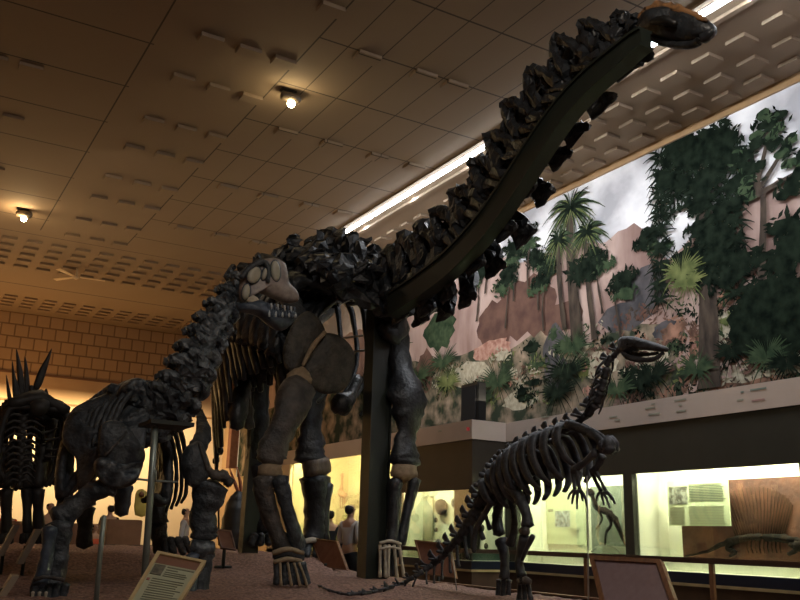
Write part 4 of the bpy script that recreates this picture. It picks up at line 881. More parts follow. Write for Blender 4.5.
for x in (33, 39.5, 46): bone('claw', [(x, 592, 1.8), (x-.5, 597, 1.5), (x-1.5, 603, .8)], 'y', Y-.25, PALEPL, CM, n=8, amp=.05)['label'] = 'pale claw'
# belly block and far hind leg
bone('breast_bone', [(124, 486, 9, 9.2), (123, 500, 8, 9.2), (121, 514, 7, 9.2)], 'y', 9.2, JAWBLUE, CM, n=12, amp=.15)
bone('femur', [(158, 428, 9), (160, 450, 8), (160, 475, 8.5), (158, 500, 9), (157, 522, 11)], 'y', 11.0, SLATE_D, CM, n=14, amp=.12)
bone('tibia', [(157, 526, 10), (160, 540, 8), (161, 552, 8)], 'y', 11.0, SLATE_D, CM, n=12, amp=.12)
for (a, b) in ((163, 166), (170, 174), (177, 184), (184, 192)): bone('toe', [(a, 538, 4.5), ((a+b)/2, 546, 4), (b, 554, 3.5)], 'y', 10.9, SLATE_D, CM, n=8, amp=.2)
bone('femur', [(92, 455, 9), (88, 480, 8), (86, 505, 9)], 'y', 11.5, SLATE_D, CM, n=12, amp=.12); bone('tibia', [(86, 508, 9), (85, 525, 7), (84, 546, 8)], 'y', 11.5, SLATE_D, CM, n=12, amp=.12)
# left side (right in view)
Y = 9.35
bone('shoulder_blade', [(196, 452, 10, Y), (203, 436, 9, Y+.15), (202, 420, 6, Y+.35), (199, 410, 4, Y+.5)], 'y', Y, SLATE_D, CM, n=12, amp=.15, flat=.5)
plate('coracoid', [(184, 450), (192, 443), (201, 442), (207, 456), (211, 472), (204, 482), (194, 488), (186, 482), (181, 467)], 'y', Y-.1, .10, SLATE_D, CM, amp=.25)
bone('seam', [(199, 443, 1.3), (203, 456, 1.5), (207, 470, 1.4)], 'y', Y-.2, LEGBONE, CM, n=7)
bone('shoulder_joint', [(206, 468, 4), (214, 474, 5), (224, 476, 6), (230, 484, 5)], 'y', Y-.15, LEGBONE, CM, n=10, amp=.3)
bone('humerus', [(212, 486, 17), (208, 498, 17), (204, 512, 12), (204, 526, 12), (203, 538, 13)], 'y', Y, SLATE_D, CM, n=14, amp=.18)
bone('elbow', [(192, 548, 8), (203, 548, 10), (213, 549, 7)], 'y', Y-.05, SLATE, CM, n=12, amp=.2)
bone('ulna', [(203, 552, 11), (202, 568, 9), (200, 585, 9), (197, 600, 10)], 'y', Y, SLATE_D, CM, n=12, amp=.15)
bone('radius', [(192, 555, 7, Y-.1), (192, 575, 6, Y-.1), (188, 598, 8, Y-.1)], 'y', Y, JAWBLUE, CM, n=12, amp=.15)
for x in (178, 186, 194, 202): bone('metacarpal', [(x+1, 598, 4.5), (x, 606, 4), (x-1, 614, 4)], 'y', Y-.1, SLATE_D, CM, n=9, amp=.15)

# ================================================================== upright biped (gunmetal)
CP = thing('biped_skeleton', 'dark two-legged dinosaur skeleton standing with small hands and a long tail, right of centre', 'skeleton', (6.0, 7.6, -.6))
BX = 6.0
SPL = [(617, 352, 4.2), (609, 361, 5), (606, 373, 5.6), (603, 385, 6), (599, 397, 6.2), (592, 409, 6), (582, 419, 5), (571, 426, 5), (560, 431, 5), (549, 435, 5.2), (539, 440, 5.4), (530, 445, 5.5), (521, 450, 6), (513, 456, 6.2), (505, 463, 8), (498, 471, 8.6), (492, 480, 9), (487, 490, 9), (482, 500, 8.8), (477, 510, 8.4), (471, 520, 7.8), (465, 530, 7.2), (458, 539, 6.4), (451, 547, 5.8), (444, 555, 5.2), (436, 562, 4.6), (428, 568, 3.8), (419, 574, 3.5), (409, 580, 3.2), (399, 585, 3), (388, 588, 2.8), (377, 591, 2.5), (366, 593, 2.3), (355, 594, 2.1), (345, 594, 2), (335, 592, 1.8), (326, 589, 1.6), (318, 585, 1.4), (311, 582, 1.2)]
def spl(i):
    px, py, r = SPL[i]
    if i <= 25: return atx(px, py, BX-.0*i)
    g_ = lambda j: atz(SPL[j][0], SPL[j][1], -.585+.026)
    if i >= 29: return g_(i)
    k = (i-25)/4; return atx(px, py, BX+(g_(29).x-BX)*k)
for i in range(len(SPL)):
    c = spl(i); a = spl(max(0, i-1)); b = spl(min(len(SPL)-1, i+1)); t = (a-b).normalized(); L = (a-b).length*(.5 if 0 < i < len(SPL)-1 else 1)
    r = SPL[i][2]*dep(c); u = t.cross(V((1, 0, 0))).normalized()
    if u.z < 0: u = -u
    if i > 26: u = V((0, 0, 1))
    bm = bmesh.new(); add_tube(bm, [(c+t*L*.42, r*.82), (c, r*.62), (c-t*L*.42, r*.82)], n=10, k=2, amp=.12)
    if i < 34:
        h = (9 if i < 5 else 10 if i < 20 else 15-(i-20)*.6)*dep(c)*1.0
        if 18 <= i <= 27: h = (17-(i-18)*.9)*dep(c)
        if i > 27: h = max(1.5, 7-(i-27)*1.2)*dep(c)
        lean = -t*L*(.35 if i > 5 else .1)
        rb = min(r, .055); add_tube(bm, [(c+u*r*.4, rb*.75), (c+u*(r*.6+h*.5)+lean*.6, rb*.70), (c+u*(r*.7+h)+lean, rb*.92)], n=8, k=3, amp=.15, flat=.34, fdir=(1, 0, 0))
        for s in (-1, 1): add_tube(bm, [(c+u*r*.5, r*.35), (c+u*r*.8+V((s*(.13 if 4 < i < 18 else .09), 0, 0)), r*.28)], n=6, k=2, amp=.1)
    obj('vertebra', bm, CAMPTO, CP)
    if 17 < i < 30:
        h = (20-(i-18)*1.0)*dep(c); bm = bmesh.new(); add_tube(bm, [(c-u*r*.6-t*L*.3, r*.3), (c-u*(r+h*.5)-t*L*.7, r*.24), (c-u*(r+h)-t*L*.9, r*.32)], n=7, k=3, amp=.12); obj('chevron', bm, CAMPTO, CP)
# ribs
for i in range(2, 12):
    c = spl(5+i); t = i/11
    for s in (-1, 1):
        w = .17+.10*sin(pi*min(1, t*1.15)); h = ((.36+.16*sin(pi*(.15+t*.7))) if t < .9 else .28)*min(1, .45+.2*i)
        f_ = V((0, -1, 0))
        P = [(c+V((s*.05, 0, .0)), .034), (c+V((s*w*.8, -.02, -.02)), .034), (c+V((s*w*1.1, -.07, -h*.4)), .032), (c+V((s*w, -.15, -h*.8)), .028), (c+V((s*w*.6, -.20, -h*1.02)), .018)]
        bm = bmesh.new(); add_tube(bm, P, n=8, k=3, amp=.1, flat=1.8, fdir=(0, 1, 0)); obj('rib', bm, CAMPTO, CP)
for i in range(4):
    c = spl(1+i)
    for s in (-1, 1): bm = bmesh.new(); add_tube(bm, [(c+V((s*.05, 0, 0)), .015), (c+V((s*.09, .05, -.06)), .012), (c+V((s*.09, .11, -.15)), .008)], n=6, k=2, amp=.05); obj('neck_rib', bm, CAMPTO, CP)
# skull
sk = plate('skull', [(619, 347), (621, 338), (631, 336), (643, 339), (657, 343), (668, 348), (665, 352), (652, 351), (640, 350), (629, 352), (622, 354)], 'x', BX, .085, CAMPTO, CP, amp=.15)
bm = bmesh.new(); px_tube(bm, [(622, 352, 2, BX-.05), (628, 357, 3, BX-.05), (640, 360, 3, BX-.04), (654, 359, 2.6, BX-.03), (663, 353, 1.8, BX)], 'x', BX, n=8, amp=.1); jw = obj('jaw', bm, CAMPTO, sk)
bm = bmesh.new(); px_tube(bm, [(622, 352, 2, BX+.07), (628, 357, 2.2, BX+.07), (640, 360, 2.2, BX+.06), (654, 359, 2, BX+.05), (663, 353, 1.8, BX)], 'x', BX, n=8, amp=.1); obj('jaw', bm, CAMPTO, sk)
bm = bmesh.new(); px_tube(bm, [(624, 352, 3.2), (634, 354, 2.6), (646, 354.5, 2.2), (658, 353, 1.5)], 'x', BX+.01, n=8, amp=.2); obj('palate', bm, CAMPTO, sk)
for j in range(8):
    bm = bmesh.new(); px_tube(bm, [(630+j*3.6, 351+j*.2, .7), (630.3+j*3.6, 353+j*.1, .5)], 'x', BX-.05, n=6, k=1, amp=0); obj('tooth', bm, LEGBONE, sk)
bone('eye_ring', [(626, 345, 1.2), (630, 343, 1), (634, 345, 1.2), (630, 347.5, 1), (626, 345, 1.2)], 'x', BX-.075, BLACK, CP, n=6, k=3, amp=0)
# shoulder and arms
for s, dx_ in ((-1, -.20), (1, .18)):
    X = BX+dx_; o = 0 if s < 0 else 14
    bone('shoulder_blade', [(606+o*.3, 449, 6, X), (597+o*.3, 438, 4.5, X), (580+o*.3, 428, 4.5, X), (566+o*.3, 424, 5, X)], 'x', X, CAMPTO, CP, n=10, amp=.12, flat=.5, fdir=(1, 0, 0))
    bone('coracoid', [(601+o*.3, 450, 6, X), (607+o*.3, 444, 8, X), (610+o*.2, 452, 7, X)], 'x', X, CAMPTO, CP, n=10, amp=.15)
for X, H, E_, W, FG in ((BX-.24, (596, 452), (574, 470), (577, 489), ((568, 499), (572, 504), (577, 509), (583, 501), (587, 506))), (BX+.02, (603, 456), (593, 472), (603, 491), ((597, 501), (604, 505), (610, 508), (612, 500), (615, 504)))):
    bone('humerus', [(*H, 4.5, X), ((H[0]+E_[0])/2, (H[1]+E_[1])/2+1, 3.2, X), (*E_, 4.5, X)], 'x', X, CAMPTO, CP, n=9, amp=.1)
    bone('ulna', [(E_[0]-1, E_[1], 2.8), ((E_[0]+W[0])/2-2, (E_[1]+W[1])/2, 1.8), (W[0]-2, W[1], 2.2)], 'x', X, CAMPTO, CP, n=8, amp=.08)
    bone('radius', [(E_[0]+3, E_[1], 2.4), ((E_[0]+W[0])/2+3, (E_[1]+W[1])/2, 1.5), (W[0]+2.5, W[1], 2.)], 'x', X, CAMPTO, CP, n=8, amp=.08)
    for j, (fx, fy) in enumerate(FG):
        bx = W[0]-3+j*1.7; bone('finger', [(bx, W[1]+1, 1.7), ((bx+fx)/2+(j-2)*.6, (W[1]+fy)/2, 1.3), (fx, fy, 1.1)], 'x', X-.02, CAMPTO, CP, n=7, amp=.08)
# hips and hind legs
bone('hip_bone', [(530, 441, 4.5), (517, 450, 6), (505, 462, 7), (495, 476, 6)], 'x', BX-.16, CAMPTO, CP, n=10, amp=.15, flat=.5, fdir=(1, 0, 0))
bone('hip_bone', [(530, 441, 4.5), (517, 450, 6), (505, 462, 7), (495, 476, 6)], 'x', BX+.16, CAMPTO, CP, n=10, amp=.15, flat=.5, fdir=(1, 0, 0))
bone('pubis', [(505, 489, 4), (516, 486, 3), (528, 481, 3.4), (537, 477, 2.6)], 'x', BX-.18, SLATE_D, CP, n=9, amp=.12)['label'] = 'blue grey hip prong'
bone('ischium', [(500, 485, 4), (490, 505, 3), (476, 530, 3), (474, 552, 2.5)], 'x', BX-.1, CAMPTO, CP, n=9, amp=.12)
X = BX-.2
bone('femur', [(509, 484, 6.5), (519, 497, 6), (526, 513, 5), (528, 526, 6.5)], 'x', X, CAMPTO, CP, n=12, amp=.1)
bone('knee_cap', [(521, 531, 3.5), (527, 531, 4.5)], 'x', X-.04, LEGBONE, CP, n=9, k=2, amp=.1)['label'] = 'lighter grey knee joint'
bone('tibia', [(526, 537, 6.5), (521, 552, 4.5), (519, 565, 4.2), (522, 577, 5.5)], 'x', X, CAMPTO, CP, n=12, amp=.1)
bone('fibula', [(533, 536, 3), (527, 548, 2.4), (522, 560, 2)], 'x', X-.05, CAMPTO, CP, n=8, amp=.1)
bone('ankle', [(519, 581, 3.5), (525, 580, 4), (530, 582, 3)], 'x', X-.05, LEGBONE, CP, n=9, k=2, amp=.1)['label'] = 'lighter grey ankle'
for j, (x0, x1) in enumerate(((520, 519), (524, 525), (528, 531))):
    bone('metatarsal', [(x0, 584, 3), ((x0+x1)/2, 592, 2.4), (x1, 600, 2.8)], 'x', X, CAMPTO, CP, n=8, amp=.1)
    bone('toe', [(x1, 600, 2.6, X), (x1+1, 606, 2.3, X-.05), (x1+1.5, 611, 1.4, X-.12)], 'x', X, CAMPTO, CP, n=8, amp=.1)
X = BX+.16
bone('femur', [(505, 486, 6), (499, 503, 5.5), (497, 520, 5), (499, 534, 6.5)], 'x', X, CAMPTO, CP, n=12, amp=.1)
bone('femur_rod', [(510, 500, 3), (514, 515, 3), (514, 530, 4), (510, 545, 5)], 'x', X-.12, CAMPTO, CP, n=9, amp=.1)
bone('tibia', [(501, 540, 7), (504, 552, 5), (505, 566, 4.5), (504, 578, 5.5)], 'x', X, CAMPTO, CP, n=12, amp=.1)
for j, x0 in enumerate((499, 504, 509)): bone('metatarsal', [(x0, 580, 3), (x0-.5, 588, 2.4), (x0-1, 597, 3)], 'x', X, CAMPTO, CP, n=8, amp=.1)
# thin rods holding it
rd = thing('support_rod', 'thin steel rod standing upright below the hands of the two-legged skeleton', 'rod', atx(588, 600, BX-.3))
bone('rod', [(587, 476, .8), (588, 540, .8), (588.5, 612, .8)], 'x', BX-.3, ROD, rd, n=8, k=1, amp=0)
rd = thing('support_rod', 'thin pale rod holding up the tail of the two-legged skeleton', 'rod', atx(458, 590, 5.95))
bone('rod', [(452, 552, .6), (455, 575, .6), (457, 594, .6)], 'x', 5.95, ROD, rd, n=8, k=1, amp=0)

# ================================================================== plated dinosaur at the left, seen end-on
SG = thing('plated_skeleton', 'black skeleton of a plated dinosaur seen end-on at the far left edge', 'skeleton', (1.6, 13, ground(1.6, 13)))
Y = 13
for nm, pl, yv in (('back_plate', [(6, 374), (9, 385), (12, 398), (16, 410), (10, 412), (7, 396)], 12.4), ('back_plate', [(12, 360), (15, 374), (19, 388), (20, 402), (14, 404), (12, 384)], 12.7),
                   ('back_plate', [(16, 349), (20, 360), (24, 378), (25, 396), (19, 398), (17, 376)], 13.), ('back_plate', [(24.5, 356), (28, 368), (30, 386), (29, 400), (24, 398), (24, 378)], 13.3),
                   ('back_plate', [(52, 348), (49, 362), (43, 382), (38, 390), (33, 388), (38, 372), (46, 358)], 13.), ('back_plate', [(46, 388), (49, 396), (47, 402), (43, 406), (42, 398)], 12.7)):
    plate(nm, pl, 'y', yv, .035, STEGO, SG, k=3, amp=.1)
for a in (((31, 386), (34, 400), (36, 412)), ((10, 400), (14, 410), (20, 418)), ((45, 402), (42, 410), (38, 416)), ((20, 396), (24, 406), (28, 414))): bone('plate_root', [(a[0][0], a[0][1], 2.5), (a[1][0], a[1][1], 3.2), (a[2][0], a[2][1], 5)], 'y', Y, STEGO, SG, n=8, amp=.2)
for i in range(9):
    y = 12+.3*i; c = V((aty(27, 414, 13).x, y, aty(27, 416, 13).z)); bm = bmesh.new(); add_tube(bm, [(c-V((0, .13, 0)), .12), (c+V((0, .13, 0)), .12)], n=9, k=2, amp=.2)
    add_tube(bm, [(c-V((.35, 0, -.02)), .07), (c+V((0, 0, .12)), .1), (c+V((.35, 0, -.02)), .08)], n=8, k=3, amp=.35); obj('back_vertebra', bm, STEGO, SG)
    for s in (-1, 1):
        P = [(c+V((s*.1, 0, 0)), .045), (c+V((s*.34, 0, -.05)), .045), (c+V((s*.40, 0, -.4)), .04), (c+V((s*.37, -.05, -.75)), .035), (c+V((s*.28, -.1, -.95)), .025)]
        bm = bmesh.new(); add_tube(bm, P, n=7, k=3, amp=.15, flat=1.3, fdir=(0, 1, 0)); obj('rib', bm, STEGO, SG)
plate('hip_bone', [(4, 408), (20, 402), (36, 403), (47, 408), (54, 417), (55, 428), (46, 427), (34, 422), (22, 426), (8, 422)], 'y', 12.6, .08, STEGO, SG, amp=.3)
for i in range(13):
    q = i/12; x_ = 24-4*q; y_ = 404+78*q
    bone('tail_vertebra', [(x_, y_, 4.5-2*q, 12.2-.9*q), (x_-.5, y_+5, 4.5-2*q, 12.2-.9*q)], 'y', 12, STEGO, SG, n=8, k=2, amp=.25)
    for s in (-1, 1): bone('tail_process', [(x_, y_, 1.8, 12.2-.9*q), (x_+s*(10-3*q), y_-3, 1.6, 12.2-.9*q), (x_+s*(21-8*q), y_+3, 1.1, 12.2-.9*q)], 'y', 12, STEGO, SG, n=6, k=2, amp=.2)
for i in range(10): x_ = 2+i*5.2; bone('hip_strut', [(x_, 410+4*sin(i*2.), 3.2), (x_+2*sin(i*3.), 428, 2.6), (x_+3*sin(i*5.), 448+6*sin(i*1.7), 1.8)], 'y', 12.9, STEGO, SG, n=7, amp=.3)
bone('shoulder_blade', [(53, 420, 5), (50, 440, 4), (48, 460, 3.4)], 'y', 12.5, STEGO, SG, n=9, amp=.15)
for (a, b) in (((44, 440), (64, 436)), ((46, 449), (60, 449)), ((44, 456), (62, 456)), ((40, 433), (58, 428))): bone('rib', [(*a, 1.6), ((a[0]+b[0])/2, (a[1]+b[1])/2+1, 1.3), (*b, 1.)], 'y', 12.4, STEGO, SG, n=6, amp=.1)
for (x0, x1, w) in ((44, 38, 6), (22, 27, 5), (3, 6, 6)):
    bone('femur', [(x0, 446, w+1), ((x0+x1)/2, 466, w), (x1, 486, w+1.5)], 'y', 12.6, STEGO, SG, n=10, amp=.15)
    bone('tibia', [(x1, 490, w+1), (x1, 510, w-1), (x1+1, 534, w)], 'y', 12.6, STEGO, SG, n=10, amp=.12)
    for q in (-1, 0, 1): bone('toe', [(x1+q*4, 534, 3), (x1+q*5, 543, 3)], 'y', 12.5, STEGO, SG, n=8, k=2, amp=.1)
bone('pubis', [(26, 440, 4), (30, 470, 4), (34, 498, 3)], 'y', 12.8, STEGO, SG, n=9, amp=.2); bone('pubis', [(14, 440, 4), (14, 466, 4), (16, 490, 3)], 'y', 12.8, STEGO, SG, n=9, amp=.2)
for i in range(12):
    a = random.uniform(0, 1); bone('tail_vertebra', [(8+random.uniform(-6, 30), 445+i*4, 2.2, 12+.1*i), (14+random.uniform(-6, 30), 449+i*4, 2.2, 12+.1*i)], 'y', 12, STEGO, SG, n=7, k=2, amp=.3)

# ================================================================== stands, rods and reading panels
st = thing('steel_stand', 'tall grey steel stand with a flat top tray and a crossbar under the grey neck', 'stand', aty(143, 590, 8.))
Y = 8.
bone('pole', [(155, 427, 3.4), (150, 500, 3.4), (142.5, 604, 3.4)], 'y', Y, STEEL, st, n=14, k=1, amp=0)
a, b = aty(148, 424, Y), aty(191, 427, Y); bm = bmesh.new(); add_box(bm, (a.x, Y-.10, b.z-.005), (b.x, Y+.35, b.z+.03)); obj('tray', bm, STEELDK, st, False)
bone('crossbar', [(137, 479, 1.1), (155, 481, 1.1), (178, 482, 1.1)], 'y', Y, STEEL, st, n=8, k=1, amp=0); bone('crossbar_pin', [(156, 470, .8), (156, 482, .8)], 'y', Y-.04, STEEL, st, n=6, k=1, amp=0)
st = thing('steel_pole', 'short grey steel pole standing left of the tall stand', 'pole', aty(96, 604, 8.)); 
bone('shaft', [(104, 516, 2.6), (100, 556, 2.6), (95.5, 608, 2.6)], 'y', 8., STEEL, st, n=12, k=1, amp=0)


def sign(label, tl, tr, br, bl, thick, face, frame_m, fw_, foot=None, print_=False, name='reading_panel'):
    """tilted framed panel from four corner points"""
    c = (tl+tr+br+bl)/4; t = thing(name, label, 'sign', ((tl+br)/2))
    n = (tr-tl).cross(bl-tl).normalized()
    if n.dot(c) > 0: n = -n            # n points to the camera side
    def q(u, v, o): return tl*(1-u)*(1-v)+tr*u*(1-v)+br*u*v+bl*(1-u)*v+n*o
    def slab(bm, u0, u1, v0, v1, o0, o1, mi=0):
        A = [bm.verts.new(q(u, v, o0)) for u, v in ((u0, v0), (u1, v0), (u1, v1), (u0, v1))]; B = [bm.verts.new(q(u, v, o1)) for u, v in ((u0, v0), (u1, v0), (u1, v1), (u0, v1))]
        fs = [bm.faces.new(A), bm.faces.new(B[::-1])]+[bm.faces.new((A[i], B[i], B[(i+1) % 4], A[(i+1) % 4])) for i in range(4)]
        for f in fs: f.material_index = mi
    bm = bmesh.new(); slab(bm, .02, .98, .02, .98, -thick, 0); bmesh.ops.recalc_face_normals(bm, faces=bm.faces); obj('board', bm, face, t, False)
    W = (tr-tl).length; H = (bl-tl).length; a, b = fw_/W, fw_/H
    bm = bmesh.new(); e = .02
    slab(bm, 0, 1, 0, b, -thick-.004, .015); slab(bm, 0, 1, 1-b, 1, -thick-.004, .015); slab(bm, 0, a, b, 1-b, -thick-.004, .015); slab(bm, 1-a, 1, b, 1-b, -thick-.004, .015)
    bmesh.ops.recalc_face_normals(bm, faces=bm.faces); obj('frame', bm, frame_m, t, False)
    if print_:
        bm = bmesh.new(); rnd = random.Random(3)
        slab(bm, .07, .93, .20, .97, .001, .004, 0)
        slab(bm, .10, .32, .22, .40, .004, .008, 2)
        slab(bm, .36, .90, .225, .245, .004, .007, 1); slab(bm, .36, .60, .275, .29, .004, .007, 1)
        for k in range(3): slab(bm, .36, .36+rnd.uniform(.4, .53), .32+k*.035, .332+k*.035, .004, .007, 1)
        slab(bm, .10, .16, .47, .51, .004, .007, 3)
        for k in range(12): slab(bm, .20, .20+rnd.uniform(.55, .70), .46+k*.04, .472+k*.04, .004, .007, 1)
        bmesh.ops.recalc_face_normals(bm, faces=bm.faces); obj('printed_sheet', bm, [mat('olive_paper', (.33, .33, .21), None), mat('soft_ink', (.16, .16, .10), None), mat('dark_picture', (.05, .045, .03), (.16, .14, .09), scale=20), mat('red_print2', (.3, .1, .08), None)], t, False)
    # support behind, down to the ground
    m_ = q(.5, .55, -thick-.02); g = foot if foot is not None else ground(m_.x, m_.y)
    bm = bmesh.new(); w = W*.28; side = (tr-tl).normalized()
    add_tube(bm, [(m_, .025), (V((m_.x, m_.y, g-.02)), .025)], n=8, k=1, amp=0); add_tube(bm, [(V((m_.x-.12, m_.y, g+.01)), .02), (V((m_.x+.12, m_.y, g+.01)), .02)], n=8, k=1, amp=0)
    obj('foot', bm, STEELDK, t); return t
sign('tilted wooden reading panel with printed text and small dark picture, bottom left', aty(157, 552, 6.7), aty(206, 562, 6.6), aty(173, 615, 6.2), aty(124, 608, 6.3), .03, mat('board_brown', (.17, .075, .04), None), WOODLT, .028, print_=True)
sign('large tilted reading panel with a mauve back in a wooden frame, bottom right', atx(590, 556, 4.8), atx(661, 560, 4.8), atx(690, 640, 4.5), atx(610, 640, 4.5), .03, MAUVE, WOOD, .045, foot=-.62)
sign('brown-backed reading panel on the gravel between the hind leg and the thick post', atx(311, 538, 6.12), atx(337, 541, 6.12), atx(347.5, 570, 6.0), atx(322, 567, 6.0), .03, BRNPANEL, WOOD, .03)
sign('small brown-backed reading panel beside the slim rear post', aty(216, 529, 12.2), aty(231, 530.5, 12.2), aty(236, 550, 12.1), aty(221, 548, 12.1), .03, BRNPANEL, WOOD, .02)
sign('brown-backed reading panel behind the dark tail, right of the pale foot bones', atx(415, 540, 6.95), atx(449, 544, 6.95), atx(456, 578, 6.80), atx(424, 574, 6.80), .03, BRNPANEL, WOOD, .035, foot=FLOOR)
LW = mat('grey_wood_edge', (.22, .17, .12), (.28, .22, .15), scale=6)
def edge_sign(label, a, b, Yv, w):
    p, q = aty(*a, Yv), aty(*b, Yv); d = dep(p)
    tl, bl = p, q; off = V((.03, .35, 0)); side = V((w*d, 0, 0))
    t = thing('reading_panel', label, 'sign', q); bm = bmesh.new(); n = V((w*d, -.0, .0))
    A = [bm.verts.new(x) for x in (tl, bl, bl+off, tl+off)]; B = [bm.verts.new(x+n) for x in (tl, bl, bl+off, tl+off)]
    bm.faces.new(A); bm.faces.new(B[::-1])
    for i in range(4): bm.faces.new((A[i], B[i], B[(i+1) % 4], A[(i+1) % 4]))
    bmesh.ops.recalc_face_normals(bm, faces=bm.faces); obj('board', bm, LW, t, False)
    g = ground(q.x, q.y); m_ = (tl+bl)/2+off*.5
    bm = bmesh.new(); add_tube(bm, [(m_, .02), (V((m_.x, m_.y, g-.02)), .02)], n=7, k=1, amp=0); obj('foot', bm, STEELDK, t)
edge_sign('tilted panel seen edge-on as a light slanting strip left of the grey foreleg', (36, 529), (17, 564), 10.5, 6)
edge_sign('tilted panel seen edge-on at the left picture edge under the plated skeleton', (14, 525), (-3, 556), 11, 6)
edge_sign('tilted panel seen edge-on in the bottom left corner', (12, 576), (-6, 604), 8.6, 7)

# ================================================================== things in the far hall
WARMW = mat('brown_plinth', (.17, .075, .035), (.22, .10, .05), rough=.6, scale=3)
def plinth(label, x0, x1, yt, yb, Yv, m, dpt=.8):
    a, b = aty(x0, yt, Yv), aty(x1, yt, Yv); bm = bmesh.new(); add_box(bm, (a.x, Yv, FLOOR), (b.x, Yv+dpt, a.z), bev=.02)
    add_box(bm, (a.x+.05, Yv-.02, FLOOR+.2), (b.x-.05, Yv-.001, FLOOR+.3))
    return tag(obj('display_plinth', bm, m, None, False), label, 'plinth')
plinth('long brown display plinth seen between the grey forelegs', 108, 143, 519, 545, 20.6, WARMW)
plinth('brown display plinth seen left of the short steel pole', 68, 100, 523, 545, 20.2, WARMW)
plinth('brown display plinth behind the plated skeleton', -20, 36, 520, 545, 20.0, WARMW)
ys = thing('yellow_sign', 'yellow arched sign standing on the plinth between the grey forelegs', 'sign', aty(142, 515, 20.9))
plate('board', [(135, 515), (135, 497), (137, 491), (141, 489), (146, 491), (148, 497), (148, 515)], 'y', 20.9, .04, mat('yellow_board', (.42, .33, .06), (.5, .4, .1), scale=4), ys, k=2, amp=0)
bone('picture', [(140, 495, 2.5), (143, 494, 3)], 'y', 20.84, WARMW, ys, n=8, k=2)
# red horned mount
hm = thing('horned_mount', 'dark mount with two tall thin red-brown horns behind the left foreleg', 'mount', aty(236, 540, 17))
RH = mat('red_brown_horn', (.20, .06, .035), (.28, .09, .05), scale=4)
Y = 17
bone('horn', [(238, 491, 2.2), (234, 481, 1.8), (229.5, 468, .5)], 'y', Y, RH, hm, n=8, amp=.05); bone('horn', [(241, 491, 2.2), (240, 481, 1.8), (237, 467, .5)], 'y', Y, RH, hm, n=8, amp=.05)
bone('mount_body', [(239, 492, 4), (238, 500, 9), (236, 515, 13), (234, 535, 14), (234, 546, 13)], 'y', Y, BLACK, hm, n=14, amp=.1)
bone('mount_head', [(230, 486, 3), (226, 480, 4), (229, 476, 3)], 'y', Y, RH, hm, n=8, amp=.2)
# twin black spot fitting
sf = thing('spotlight_fitting', 'pair of small black spotlights on a bracket by the pale far wall', 'lamp', aty(217, 460, 14))
bone('lamp_head', [(218, 451, 4.2), (222, 451, 4)], 'y', 14, BLACK, sf, n=12, k=2, amp=.05); bone('lamp_head', [(214, 460, 3.6), (218, 461, 4)], 'y', 14, BLACK, sf, n=12, k=2, amp=.05)
bone('bracket', [(220, 452, 1), (216, 460, 1), (218, 480, 1), (219, 545, 1)], 'y', 14, BLACK, sf, n=7, amp=0)

